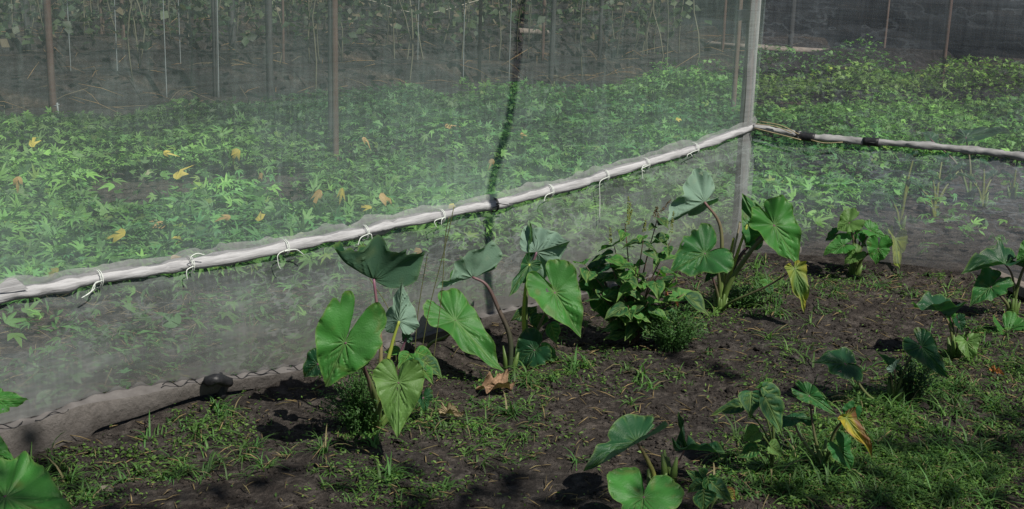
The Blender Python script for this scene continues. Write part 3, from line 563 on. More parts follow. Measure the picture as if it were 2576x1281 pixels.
# ---------------------------------------------------------------- poles
def pole(bx, by, r, mat, label, h=2.4, lean=(0, 0), group='poles standing inside the net house', name='pole', cat='pole'):
    b = ong(bx, by); b[2] -= .12; top = b + np.array([lean[0], lean[1], h+.12]); acc = Acc()
    P = spline([b, (b+top)/2 + np.array([random.uniform(-.008, .008), 0, 0]), top], 14)
    V, F, F3 = tube(P, r*(1-.12*np.linspace(0, 1, 14)), 9, True, .12, int(bx)); o = mk(name, V, [F, F3], M[mat]); return tag(o, label, cat, group)
pole(133, 279, .026, 'redpole', 'thick reddish pole at the far left with a white clip at its foot')
pole(845, 430, .019, 'redpole', 'reddish brown pole standing tallest in the leafy crop left of centre')
pole(832, 405, .016, 'darkpole', 'dark pole close against the left side of the reddish crop pole')
pole(680, 250, .026, 'darkpole', 'dark grey pole at the crop edge, second left of the tall crop pole')
pole(543, 242, .020, 'darkpole', 'slim grey pole at the crop edge, between the far left and the tall crop pole')
pole(713, 217, .012, 'redpole', 'thin reddish pole just right of the dark grey crop edge pole')
pole(1205, 206, .014, 'redpole', 'thin rusty pole at the crop edge near the top centre')
pole(1385, 208, .020, 'darkpole', 'dark pole at the crop edge right of the top centre')
pole(1365, 152, .015, 'redpole', 'rusty pole behind the dark pole right of the top centre')
pole(1507, 182, .019, 'darkpole', 'dark slim pole midway between top centre and the corner post')
pole(1815, 160, .016, 'redpole', 'reddish pole far behind the net left of the corner post')
pole(1842, 312, .017, 'pole', 'brown pole just behind the long net beside the corner post')
pole(1985, 152, .024, 'darkpole', 'black pole at the far crop edge just right of the corner post')
pole(2222, 138, .014, 'pole', 'thin grey pole at the far edge before the dark shade net')
pole(2368, 224, .016, 'redpole', 'brown pole standing in the crop at the upper right')
pole(585, 125, .03, 'darkpole', 'dark distant trellis pole between the slim grey pole and the dark grey one')
pole(258, 130, .022, 'pole', 'brown distant trellis pole right of the thick far left pole')
pole(312, 150, .020, 'pole', 'short brown distant trellis pole beside the second white string')
pole(70, 110, .026, 'darkpole', 'dark distant trellis pole left of the thick far left pole')
pole(900, 120, .026, 'darkpole', 'dark distant trellis pole right of the tall crop pole')
pole(1060, 110, .022, 'pole', 'brown distant trellis pole left of the thin rusty pole')
for q, lab in (((180, 215), 'white trellis string nearest the thick far left pole'), ((297, 238), 'white trellis string, second from the left'), ((420, 252), 'brightest white trellis string, left of the slim grey pole'),
               ((1050, 182), 'faint white trellis string left of the thin rusty pole'), ((1165, 206), 'white trellis string just left of the thin rusty pole'), ((1280, 207), 'white trellis string just right of the thin rusty pole'), ((456, 200), 'short pale trellis string right of the brightest one'), ((550, 245), 'white trellis string touching the slim grey pole')):
    pole(q[0], q[1], .0036, 'string', lab, group='trellis strings hanging inside the net house', name='trellis_string', cat='string')
# white clip
b = ong(148, 298); cl = empty('plastic_clip', b, 'small white plastic stake at the foot of the far left pole', 'stake')
acc = Acc(); addtube(acc, [b-ZV*.02, b+[-.006, 0, .10]], .006, 6); acc.build('stake', M['string'], cl); acc = Acc(); addtube(acc, [b+[-.03, 0, .075], b+[.008, 0, .09]], .005, 6); acc.build('crosspiece', M['string'], cl)
# ground rail in the back
P = spline([ong(1300, 92), ong(1500, 100), ong(1700, 118), ong(1850, 131), ong(2000, 140), ong(2170, 147)], 40)+ZV*.05; acc = Acc(); addtube(acc, P, .03, 8, (1, 1, 1), .2, 3)
o = acc.build('bamboo_log', M['wood']); tag(o, 'long pale bamboo log lying along the far edge of the crop', 'log'); 
# dark shade net along the back right
s0 = ong(1780, 118); s1 = ong(2620, 158); s1 = s1+(s1-s0)*.6
s0 = s0 + (s0-s1)*.06; nu, nv = 80, 60; u = np.linspace(0, 1, nu); v = np.linspace(0, 1, nv); U_, V_ = np.meshgrid(u, v); U_ = U_.ravel(); V_ = V_.ravel()
P = s0 + np.outer(U_, s1-s0) + np.outer(V_*2.6, ZV) + np.outer(.06*fbm(U_*6, V_*9, 51, 3)+.05*np.abs(vnoise(U_*3, V_*16, 7)), (0, -1, 0)) + [0, .3, 0]
i, j = np.meshgrid(np.arange(nv-1), np.arange(nu-1), indexing='ij'); i = i.ravel(); j = j.ravel()
o = mk('shade_net', P, np.stack([i*nu+j, i*nu+j+1, (i+1)*nu+j+1, (i+1)*nu+j], 1), M['shade']); tag(o, 'dark grey shade net hanging along the far right side behind the crop', 'shade net')
def reg_in(n):
    x = rng.uniform(-2.6, 1.0, n*3); y = rng.uniform(4., 7.4, n*3); i = inside(x, y); k = (i > .03) & (i < 1.6) & (np.abs(x) < .42*y+.3); return x[k][:n], y[k][:n]
# ---------------------------------------------------------------- crop : lobed leaf ground cover
def lobed_template(k=5, w=.17):
    V = [(0, 0, 0)]; F = []
    for i in range(k):
        a = math.radians((i-(k-1)/2)*(40 if k == 5 else 44)); l = 1.25 if abs(i-(k-1)/2) < .6 else (.85 if abs(i-(k-1)/2) < 1.6 else .5)
        c, s = math.cos(a), math.sin(a); n = len(V)
        def pt(x, y, z): return (x*c-y*s, x*s+y*c, z)
        V += [pt(.18, -w*.8, .01), pt(.18, w*.8, .01), pt(l*.55, -w, .06), pt(l*.55, w, .06), pt(l*.55, 0, .025), pt(l, 0, -.10*l)]
        F += [(0, n, n+4), (0, n+4, n+1), (n, n+2, n+4), (n+1, n+4, n+3), (n+2, n+5, n+4), (n+4, n+5, n+3)]
    return np.array(V), np.array(F)
def blade_template():
    V, F = [], []
    for a, l, w in ((-.5, .9, .11), (0., 1.3, .13), (.55, .95, .11), (1.4, .6, .10)):
        c, s = math.cos(a), math.sin(a); n = len(V)
        for x, y, z in ((0, 0, 0), (.35*l, -w, .07), (.35*l, w, .07), (.4*l, 0, .04), (.75*l, -w*.6, .03), (.75*l, w*.6, .03), (l, 0, -.14)): V.append((x*c-y*s, x*s+y*c, z))
        F += [(n, n+1, n+3), (n, n+3, n+2), (n+1, n+4, n+3), (n+3, n+5, n+2), (n+4, n+6, n+3), (n+3, n+6, n+5)]
    return np.array(V), np.array(F)
TPL = [lobed_template(5, .13), lobed_template(3, .19), blade_template()]
def rotmats(az, tilt, ta, roll=None):
    ca, sa = np.cos(az), np.sin(az); Z = np.zeros_like(az); O = np.ones_like(az)
    Rz = np.stack([np.stack([ca, -sa, Z], 1), np.stack([sa, ca, Z], 1), np.stack([Z, Z, O], 1)], 1)
    ux, uy = np.cos(ta), np.sin(ta); c, s = np.cos(tilt), np.sin(tilt); t = 1-c
    Rt = np.stack([np.stack([c+ux*ux*t, ux*uy*t, uy*s], 1), np.stack([ux*uy*t, c+uy*uy*t, -ux*s], 1), np.stack([-uy*s, ux*s, c], 1)], 1)
    return np.einsum('nij,njk->nik', Rt, Rz)
def scatter(acc, tpl, P, size, az, tilt, ta, C, W=None):
    V, F = tpl; R = rotmats(az, tilt, ta); n = len(P); k = len(V)
    VV = (np.einsum('nij,kj->nki', R, V)*np.asarray(size)[:, None, None] + P[:, None, :]).reshape(-1, 3)
    FF = (F[None]+(np.arange(n)*k)[:, None, None]).reshape(-1, F.shape[1]); acc.add(VV, FF, np.repeat(C, k, 0), np.tile(W, n) if W is not None else 0.)
CROPQ = [(-900, 345), (-300, 312), (0, 283), (300, 275), (560, 262), (800, 240), (1000, 222), (1250, 212), (1420, 206), (1600, 190), (1900, 168), (2100, 158), (2300, 160), (2576, 172), (3100, 205)]
farline = np.array([onz(x, y+52) for x, y in CROPQ])
def far_y(x): return np.interp(x, farline[:, 0], farline[:, 1])
def qarr(x, y, z=0):
    v = np.stack([x, y, np.zeros_like(x)+z], 1)-CAM; w = v@FW; return 1288+FQ*(v@RT)/w, 640.5-FQ*(v@UP)/w
def cropdens(x, y):
    qx, qy = qarr(x, y); ins = inside(x, y)
    d = (ins > .12) & (y < far_y(x)+.15*vnoise(x*3, y*3, 3))
    n = fbm(x*1.2, y*1.2, 66, 3)
    den = np.ones_like(x)
    bare = (qx > 200+60*n) & (qx < 780) & (qy > 462+25*n) & (qy < 555+40*n); den = np.where(bare, .04, den)
    low = (qy > 800+70*n-(qx-200)*.10) & (qx < 1500); den = np.where(low, .035, den)
    rr = (qx > 2000) & (qy > 615-.33*(qx-2000)+20*n); den = np.where(rr, .05, den)
    mid = (qx > 800) & (qx < 1500) & (qy > 640) ; den = np.where(mid, den*.45, den)
    den = den*np.clip(1.1+1.2*fbm(x*2.4, y*2.4, 91, 3), .45, 1)
    return np.where(d, den, 0)
acc_f = {0: Acc(), 1: Acc(), 2: Acc()}
N = 430000; x = rng.uniform(-7, 8, N); y = 4.0*(14.8/4.0)**rng.uniform(0, 1, N)**.9
lim = .40*y+1.0; keep = (np.abs(x) < lim) & (rng.uniform(0, 1, N) < cropdens(x, y)*1.0); x = x[keep]; y = y[keep]
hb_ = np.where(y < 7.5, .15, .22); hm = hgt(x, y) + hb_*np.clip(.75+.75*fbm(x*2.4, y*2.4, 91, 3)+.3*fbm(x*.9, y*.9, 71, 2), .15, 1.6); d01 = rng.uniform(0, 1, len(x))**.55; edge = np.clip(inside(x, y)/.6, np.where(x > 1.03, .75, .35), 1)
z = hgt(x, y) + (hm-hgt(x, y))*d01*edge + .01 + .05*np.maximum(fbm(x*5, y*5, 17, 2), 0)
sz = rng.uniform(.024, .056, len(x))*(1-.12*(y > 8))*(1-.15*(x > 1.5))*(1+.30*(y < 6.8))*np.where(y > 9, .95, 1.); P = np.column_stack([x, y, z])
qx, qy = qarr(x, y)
cln = fbm(x*2.4, y*2.4, 91, 3); tone = rng.uniform(.45, 1.35, len(x))*(.35+.8*d01)*(1+.45*cln)*(1-.58*np.clip((y-7.35)/.7, 0, 1)*np.clip((.3-x)/1.8, 0, 1))*(1-.2*(y > 8))*(1+.22*(x > 1.0+(y-6.2)*.22))  # far left band shaded in the leaf colour; lower leaves darker too
cA = np.array([.058, .185, .065]); cB = np.array([.18, .36, .08]); cY = np.array([.17, .27, .055])
w = np.clip(.5+.9*fbm(x*.8, y*.8, 81, 2)+rng.normal(0, .2, len(x)), 0, 1)[:, None]
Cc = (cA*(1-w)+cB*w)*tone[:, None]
wy = (np.exp(-((qy-275)/45)**2)*(qx > 1900)*.75 + .9*(rng.uniform(0, 1, len(x)) < .02))[:, None]; Cc = Cc*(1-wy)+cY*wy*tone[:, None]
az = rng.uniform(0, 6.28, len(x)); tilt = np.abs(rng.normal(.45, .5, len(x))); ta = rng.uniform(0, 6.28, len(x)); which = rng.choice([0, 1, 2, 2, 2], len(x)); right = (x > 1.0+(y-6.2)*.22)
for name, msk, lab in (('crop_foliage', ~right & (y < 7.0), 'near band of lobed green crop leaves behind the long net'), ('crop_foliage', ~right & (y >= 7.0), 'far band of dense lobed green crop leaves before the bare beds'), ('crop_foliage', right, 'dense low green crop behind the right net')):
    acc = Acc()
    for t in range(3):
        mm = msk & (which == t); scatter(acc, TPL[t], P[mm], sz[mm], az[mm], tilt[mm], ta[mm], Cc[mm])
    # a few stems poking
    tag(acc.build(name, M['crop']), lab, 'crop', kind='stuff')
# sparse vines and straw close behind the long net
ix, iy = reg_in(900); kk = fbm(ix*2.2, iy*2.2, 44, 2) > .02; ix, iy = ix[kk], iy[kk]; rep = 16; P = np.column_stack([np.repeat(ix, rep)+rng.normal(0, .045, len(ix)*rep), np.repeat(iy, rep)+rng.normal(0, .045, len(ix)*rep), np.zeros(len(ix)*rep)]); P = P[inside(P[:, 0], P[:, 1]) > .04]
n = len(P); P[:, 2] = hgt(P[:, 0], P[:, 1])+rng.uniform(.003, .07, n)*rng.uniform(.1, 1, n); acc = Acc()
scatter(acc, (np.array([(0, 0, 0), (.5, -.13, .08), (1, 0, -.05), (.5, .13, .08), (.5, 0, 0)]), np.array([(0, 1, 4), (1, 2, 4), (2, 3, 4), (3, 0, 4)])), P, rng.uniform(.02, .07, n), rng.uniform(0, 6.28, n), np.abs(rng.normal(.3, .5, n)), rng.uniform(0, 6.28, n), np.array([.07, .19, .05])*rng.uniform(.4, 1.4, (n, 1)))
tag(acc.build('thin_weeds', M['grass']), 'thin grassy weeds between straw just behind the long net', 'weeds', kind='stuff')
# ---------------------------------------------------------------- yellow leaves
YLQ = [((80, 368), 1.5, 'y', 'yellow drooping leaf at the upper left of the crop, right above an orange one'), ((48, 444), 1.1, 'o', 'dull orange leaf at the left edge of the crop'), ((600, 375), 1.4, 'y', 'yellow split leaf high in the crop left of the tall crop pole'),
    ((410, 384), .9, 'y', 'small yellow leaf in the dark upper crop'), ((442, 450), 1.5, 'y', 'tall yellow leaf hanging at the edge of the bare soil strip'), ((660, 436), .8, 'o', 'tan leaf at the right end of the bare soil strip'),
    ((316, 586), 1.5, 'y', 'rounded bright yellow leaf low in the left crop'), ((412, 570), 1.3, 'o', 'pale orange star shaped leaf above a yellow pair'), ((444, 592), 1.4, 'y', 'yellow leaf lying right of the pale orange star leaf'),
    ((150, 683), 1.7, 'y', 'large golden leaf just above the white rail at far left'), ((430, 645), 1.0, 'o', 'small orange leaf just above the rail tie at left'), ((912, 346), 1.0, 'o', 'thin upright orange leaf right of the tall crop pole'),
    ((1118, 318), 1.1, 'o', 'orange leaf in the upper middle of the crop'), ((955, 490), 1.3, 'o', 'orange brown leaf right of centre left crop'), ((935, 521), 1.1, 'y', 'yellow leaf just below the orange brown one'),
    ((860, 474), 1.1, 'y', 'yellow leaf at the foot of the tall crop pole'), ((805, 478), 1.1, 'o', 'orange leaf left of the yellow one at the tall pole foot'), ((655, 555), 1.0, 'y', 'yellow green leaf above the middle of the left rail'),
    ((580, 545), .9, 'o', 'reddish small leaf under the bare soil strip'), ((1035, 272), .9, 'o', 'small orange leaf near the far crop edge'), ((370, 440), .8, 'w', 'whitish leaf at the left end of the bare soil strip'),
    ((1130, 517), .8, 'y', 'tiny yellow leaf touching the rail near the middle'), ((1060, 630), 1.0, 'o', 'orange leaf behind the lower net left of the folded taro leaf'), ((1350, 240), .7, 'w', 'pale pointed leaf in the far crop right of the shadow line'),
    ((1310, 335), .9, 'o', 'orange leaf right beside the shadow line'), ((1240, 400), .8, 'o', 'faint orange leaf left beside the shadow line'), ((1700, 300), .8, 'y', 'yellowish leaf in the crop left of the corner post')]
for k, (q, s, c, lab) in enumerate(YLQ):
    p = onz(q[0], q[1], .20 if q[1] < 560 else .17); V, F = TPL[k % 2]; cc = dict(y=(.60, .50, .10), o=(.50, .33, .13), w=(.45, .48, .30))[c]
    R = rotmats(np.array([rng.uniform(0, 6.28)]), np.array([.9+rng.uniform(-.3, .3)]), np.array([rng.uniform(-.4, .4)]))[0]
    V, F = TPL[1]; V = V.copy(); V[:, 1] *= .8; rr2 = (V[:, :2]**2).sum(1); V[:, :2] *= (1+.35*vnoise(np.arange(len(V))//6*3.1+k, np.zeros(len(V)), k))[:, None]*[1, rng.uniform(.55, .9)]; V[:, 2] -= .45*rr2*rng.uniform(.6, 1.3); V[:, 2] += .12*vnoise(V[:, 0]*3, V[:, 1]*3, k)
    Vv = (V*[1, 1, 1.2])@R.T*.058*s + p; C = np.array(cc)*(1+.15*rng.uniform(-1, 1, (len(V), 1))); W = np.zeros(len(V))
    tag(mk('yellow_leaf', Vv, F, M['crop'], None, C, W), lab, 'leaf', 'yellowed leaves in the crop')
# ---------------------------------------------------------------- trellis vines in the back left
def quadleaf():
    return np.array([(0, 0, 0), (.5, -.38, .08), (1, 0, -.05), (.5, .38, .08), (.5, 0, 0)]), np.array([(0, 1, 4), (1, 2, 4), (2, 3, 4), (3, 0, 4)])
QL = quadleaf()
rows = [(11.2, .35), (12.5, .9), (13.9, 1.2), (15.5, 1.3), (17.3, 1.3), (19.4, 1.3)]
accL = Acc(); accS = Acc()
for ry, dn in rows:
    n = int(4600*dn)
    x = rng.uniform(-8, 4.6, n); yy = ry + x*.40*.9 + rng.normal(0, .18, n) + .0
    cl = .5+.5*vnoise(x*2.2, np.full(n, ry*3), 5)
    zz = (.34 if ry < 13.5 else .12) + 1.3*rng.uniform(0, 1, n)**1.3*(.6+.4*cl)
    k = (rng.uniform(0, 1, n) < .25+.75*cl) & (yy > far_y(x)+.5)
    k &= ~((x > 1.6) & (yy > 10)) ; x, yy, zz = x[k], yy[k], zz[k]; n = len(x)
    w = rng.uniform(0, 1, n)[:, None]; C = (np.array([.022, .055, .022])*(1-w)+np.array([.07, .10, .045])*w)*rng.uniform(.4, 1.3, (n, 1))
    dry = rng.uniform(0, 1, n) < .12; C[dry] = np.array([.13, .11, .07])
    scatter(accL, QL, np.column_stack([x, yy, zz]), rng.uniform(.045, .10, n), rng.uniform(0, 6.28, n), rng.uniform(.2, 1.4, n), rng.uniform(0, 6.28, n), C)
    for _ in range(int(58*dn)+8):
        x0 = rng.uniform(-8, 4.2); y0 = ry + x0*.36 + rng.normal(0, .08)
        if y0 < far_y(x0)+.3 or x0 > 1.6: continue
        b = np.array([x0, y0, hgt(x0, y0)-.02]); pts = [b]
        for s in range(1, 7): pts.append(b + [rng.normal(0, .05), rng.normal(0, .04), s*.36])
        g_ = rng.uniform(.5, 1.2); addtube(accS, spline(pts, 14), .006, 4, np.array([.13, .13, .09])*g_)
    for _ in range(int(16*dn) if ry > 13 else 0):   # sagging horizontal dry stems / strings
        x0 = rng.uniform(-8, 3.5); l = rng.uniform(.5, 1.8); z0 = rng.uniform(.4, 1.6); y0 = ry+x0*.36
        if y0 < far_y(x0)+.3 or (x0+l > 1.8 and y0 > 12.9): continue
        addtube(accS, spline([(x0, y0, z0), (x0+l*.5, y0+.18*l, z0-.05-rng.uniform(0, .1)), (x0+l, y0+.36*l, z0+rng.normal(0, .1))], 10), .005, 4, np.array([.26, .25, .20])*rng.uniform(.5, 1.2))
tag(accL.build('vine_foliage', M['crop']), 'mass of dark climbing bean leaves on the trellis rows at the back', 'vines', kind='stuff')
tag(accS.build('vine_stems', M['stem']), 'tangle of dry climbing vine stems and sagging strings at the back', 'vines', kind='stuff')
# ---------------------------------------------------------------- straw / litter
def litter(name, n, region, lab, smin, smax, cols, wd=1.):
    acc = Acc(); x, y = region(n); z = hgt(x, y)+.006
    for i in range(len(x)):
        l = rng.uniform(smin, smax); a = rng.uniform(0, 6.28); t = rng.normal(0, .25); d = np.array([math.cos(a), math.sin(a), t])*l/2; p = np.array([x[i], y[i], z[i]+abs(t)*l/2])
        addtube(acc, [p-d, p+[0, 0, .1*l*rng.uniform(0, 1)], p+d], np.array([.0012, .0018, .0008])*wd, 4, np.array(cols[rng.randint(len(cols))])*rng.uniform(.6, 1.1))
    return tag(acc.build(name, M['straw']), lab, 'litter', kind='stuff')
def reg_out(n):
    x = rng.uniform(-1.9, 2.6, n*3); y = rng.uniform(3.1, 6.4, n*3); i = inside(x, y); k = (i < -.03) & (np.abs(x) < .38*y+.2); return x[k][:n], y[k][:n]
def reg_far(n):
    x = rng.uniform(-6, 2.5, n*2); y = rng.uniform(9, 17, n*2); k = (y > far_y(x)); return x[k][:n], y[k][:n]
litter('straw_litter', 2600, reg_in, 'dry straw scattered on the soil behind the long net', .03, .13, [(.8, .8, .8), (.5, .48, .42), (1.0, .95, .8)], .55)
litter('straw_litter', 1900, reg_out, 'small dry straw bits scattered on the open soil', .01, .06, [(.4, .36, .32), (.7, .62, .5), (.5, .5, .4)])
litter('straw_litter', 900, reg_far, 'brown dead leaves and straw on the far bare beds', .08, .35, [(.7, .5, .35), (1., .8, .6), (.6, .6, .6)])
# clods
ico = np.array([(0, 0, 1), (.9, 0, .4), (.28, .85, .4), (-.72, .53, .4), (-.72, -.53, .4), (.28, -.85, .4), (.72, .53, -.3), (-.28, .85, -.3), (-.9, 0, -.3), (-.28, -.85, -.3), (.72, -.53, -.3)])
icf = np.array([(0, 1, 2), (0, 2, 3), (0, 3, 4), (0, 4, 5), (0, 5, 1), (1, 6, 2), (2, 7, 3), (3, 8, 4), (4, 9, 5), (5, 10, 1), (2, 6, 7), (3, 7, 8), (4, 8, 9), (5, 9, 10), (1, 10, 6)])
x, y = reg_out(16000); acc = Acc(); n = len(x); s = rng.lognormal(-5.3, .5, n); scatter(acc, (ico*[1, .8, .7], icf), np.column_stack([x, y, hgt(x, y)+s*.1]), s, rng.uniform(0, 6.28, n), rng.uniform(0, .8, n), rng.uniform(0, 6.28, n), np.ones((n, 3)))
tag(acc.build('soil_clods', M['soil'], None, False), 'small dark soil clods on the open ground', 'soil', kind='stuff')
# ---------------------------------------------------------------- grass and creeping weeds
GR = [(100, 1180, 130, 50, 1.0), (300, 1120, 150, 45, 1.), (540, 1060, 90, 55, 1.2), (470, 1180, 110, 60, .8), (180, 1240, 120, 40, .6), (760, 1180, 110, 50, .7), (620, 1130, 80, 40, .5), (950, 1040, 90, 70, 2.0), (900, 950, 70, 50, 1.), (1000, 1240, 160, 50, .9), (1080, 1060, 80, 60, 1.),
      (1210, 1100, 60, 60, 1.), (1300, 1030, 90, 50, .8), (1400, 930, 110, 40, 1.), (1490, 910, 80, 40, 1.1), (1330, 960, 80, 30, .8), (1720, 800, 90, 60, 1.3), (1850, 740, 110, 60, 2.0), (1950, 720, 120, 60, 1.6), (2060, 780, 100, 50, .9), (2120, 700, 110, 40, 1.0), (2290, 640, 90, 40, 2.0), (2230, 700, 120, 40, .8),
      (2000, 880, 80, 40, .5), (2380, 720, 120, 50, .8), (2480, 860, 110, 60, 1.1), (2350, 960, 130, 70, 2.0), (2240, 1040, 130, 70, 3.), (2100, 1130, 150, 80, 2.6), (2330, 1150, 160, 90, 3.2), (2500, 1060, 110, 80, 1.6), (2480, 1220, 130, 70, 2.2), (2200, 1240, 160, 60, 3.), (1980, 1230, 130, 60, 2.2), (1850, 1180, 90, 60, 1.2),
      (1880, 950, 110, 40, .5), (1640, 960, 140, 50, .35), (1330, 1120, 140, 60, .35), (2540, 960, 80, 60, 1.2), (2560, 780, 60, 50, .8), (1180, 950, 70, 30, .6), (20, 1260, 60, 30, .6), (1450, 800, 60, 30, .5), (2420, 620, 120, 25, .7)]
def scatter_q(k, jitter=1.):
    pts = []
    for (cx, cy, sx, sy, wgt) in GR:
        n = int(k*wgt*sx*sy/6000); c = np.column_stack([rng.normal(cx, sx*.6*jitter, n), rng.normal(cy, sy*.6*jitter, n)]); pts.append(c)
    q = np.vstack(pts); q = q[(q[:, 1] < 1420)]
    P = []
    for a in q:
        p = onz(a[0], a[1]); P.append(p)
    P = np.array(P); k_ = inside(P[:, 0], P[:, 1]) < -.03; return P[k_]
# tufts of blades
T0 = scatter_q(30); T0 = T0[fbm(T0[:, 0]*7, T0[:, 1]*7, 123, 2) > -.2]; acc = Acc(); VV = []; CC = []
tuft_n = rng.randint(5, 17, len(T0)); base = np.repeat(T0, tuft_n, 0); tl = np.repeat(rng.uniform(.35, 1.25, len(T0))**1.3, tuft_n); tc = np.repeat(rng.uniform(.6, 1.35, len(T0)), tuft_n); ty_ = np.repeat(rng.uniform(0, 1, len(T0)), tuft_n)
n = len(base); az = rng.uniform(0, 6.28, n); ln = rng.uniform(.018, .095, n)*tl*1.1; bend = rng.uniform(.5, 2.1, n); wd = rng.uniform(.0012, .0030, n)*(.6+.5*tl)
base = base + np.column_stack([rng.normal(0, .008, n), rng.normal(0, .008, n), np.zeros(n)]); base[:, 2] = hgt(base[:, 0], base[:, 1])-.004
dx = np.cos(az); dy = np.sin(az); k = 5; V = np.zeros((n, k*2-1, 3))
for s in range(k):
    t = s/(k-1); ang = bend*t*1.1+.15; r = ln*t; hx = r*np.sin(ang); hz = r*np.cos(ang)*(1-.15*t*bend)
    c = np.column_stack([base[:, 0]+dx*hx, base[:, 1]+dy*hx, base[:, 2]+hz]); wv = wd*(1-t**2*.9)
    if s < k-1:
        V[:, 2*s] = c + np.column_stack([-dy*wv, dx*wv, 0*wv]); V[:, 2*s+1] = c - np.column_stack([-dy*wv, dx*wv, 0*wv])
    else: V[:, 2*s] = c
f4 = np.array([(0, 1, 3, 2), (2, 3, 5, 4), (4, 5, 7, 6)]); f3 = np.array([(6, 7, 8)]); off = (np.arange(n)*9)[:, None, None]
C = np.array([.042, .115, .028])*(1-ty_[:, None]*.5) + np.array([.10, .16, .04])*ty_[:, None]*.6; C = C*1.35*tc[:, None]*rng.uniform(.75, 1.2, (n, 1)); dead = rng.uniform(0, 1, n) < .05; C[dead] = (.28, .24, .13)
o = mk('grass', V.reshape(-1, 3), [(f4[None]+off).reshape(-1, 4), (f3[None]+off).reshape(-1, 3)], M['grass'], None, np.repeat(C, 9, 0), np.zeros(n*9)); tag(o, 'green grass tufts on the open soil', 'grass', kind='stuff')
# creeping leaflets
T1 = scatter_q(125, 1.15); T1 = T1[fbm(T1[:, 0]*6, T1[:, 1]*6, 133, 3) > -.18]; n0 = len(T1); rep = 5; P = np.repeat(T1, rep, 0) + rng.normal(0, 1, (n0*rep, 3))*[.012, .012, 0]; ex = reg_out(1800); P = np.vstack([P, np.column_stack([ex[0], ex[1], ex[0]*0])])
n = len(P); P[:, 2] = hgt(P[:, 0], P[:, 1]) + rng.uniform(.002, .03, n)*rng.uniform(.2, 1, n)
w = rng.uniform(0, 1, n)[:, None]; C = (np.array([.07, .17, .035])*(1-w)+np.array([.16, .27, .055])*w)*rng.uniform(.55, 1.25, (n, 1)); acc = Acc()
scatter(acc, (QL[0]*[1, .62, 1], QL[1]), P, rng.uniform(.006, .018, n), rng.uniform(0, 6.28, n), np.abs(rng.normal(.3, .4, n)), rng.uniform(0, 6.28, n), C)
tag(acc.build('creeping_weeds', M['grass']), 'fine creeping weeds spreading over the soil', 'weeds', kind='stuff')
# ---------------------------------------------------------------- broad leaved weeds
def weed(name, label, cat, base, spec, stems=None, group=None, extra=None):
    b = ong(*base); b[2] -= .005; root = empty(name, b, label, cat, group); acc = Acc(); sacc = Acc()
    for s in spec:
        seedc[0] += 1; d = dict(s); a = d.pop('A'); t = d.pop('T'); yA = b[1]+d.pop('dy', 0); A = aty(a[0], a[1], yA); T = aty(t[0], t[1], yA+d.pop('ty', 0)); d['col'] = G[d.get('col', 'g')]; d.setdefault('hint', (1, .9, .2)); d.setdefault('hw', .36)
        yel = d.get('yel', 0); addleaf(acc, A, T, seed=seedc[0], n=18, mring=8, kind='o', fold=d.pop('fold', 14), rip=.02, **d)
        m1 = b*.5+A*.5; m1[2] = b[2]+(A[2]-b[2])*.6; m1[:2] = b[:2]*.7+A[:2]*.3; addtube(sacc, spline([b, m1, A], 10), .0028, 6, np.array([.09, .13, .04]))
    acc.build('foliage', M['weed'], root); sacc.build('stem', M['stem'], root); return root
weed('broad_leaved_weed', 'broad leaved weed with toothed leaves growing against the large umbrella leaf taro', 'weed', (1035, 1040), [
    D(A=(1005, 882), T=(962, 884), dy=-.06, ty=-.02, col='b'), D(A=(1030, 890), T=(1000, 930), dy=-.10, ty=-.04, col='b', hw=.42), D(A=(1045, 885), T=(1100, 905), dy=-.06, ty=-.03, col='b'), D(A=(1062, 905), T=(1118, 950), dy=-.1, ty=-.03, col='t'), D(A=(1040, 905), T=(1052, 960), dy=-.12, ty=-.05, col='g', hw=.42), D(A=(1060, 925), T=(1092, 965), dy=-.12, ty=-.05, col='b')])
weed('broad_leaved_weed', 'dark leafy weed under the big light taro leaf in the middle', 'weed', (1350, 900), [
    D(A=(1330, 785), T=(1280, 805), dy=0, col='d', hw=.42), D(A=(1335, 790), T=(1350, 770), dy=0, col='d', hw=.7), D(A=(1355, 790), T=(1352, 835), dy=-.02, col='d', hw=.55), D(A=(1385, 815), T=(1405, 872), dy=-.06, col='g', hw=.36), D(A=(1362, 870), T=(1410, 905), dy=-.08, col='b', hw=.3), D(A=(1358, 880), T=(1385, 925), dy=-.09, col='b', hw=.3), D(A=(1375, 890), T=(1418, 915), dy=-.09, col='g', hw=.3)])
weed('broad_leaved_weed', 'foreground weed with deeply veined pale leaves in front of the cupped taro leaves', 'weed', (1945, 1190), [
    D(A=(1890, 985), T=(1888, 1052), dy=-.02, ty=-.05, col='t', hw=.48, hint=(1, .7, 0)), D(A=(1925, 1000), T=(1975, 1100), dy=-.06, ty=-.03, col='t', hw=.30), D(A=(1918, 975), T=(1985, 1030), dy=-.02, col='t', hw=.3), D(A=(1870, 1020), T=(1785, 1040), dy=.02, col='d', hw=.26, holes=[(.7, .2, .08)]), D(A=(1910, 1085), T=(1865, 1110), dy=-.03, col='l', hw=.55), D(A=(1935, 1120), T=(1975, 1145), dy=-.05, col='l', hw=.5), D(A=(1905, 1130), T=(1850, 1150), dy=-.03, col='g', hw=.4), D(A=(1930, 968), T=(1895, 975), dy=0, col='b', hw=.3), D(A=(1925, 965), T=(1950, 950), dy=0, col='b', hw=.3)])
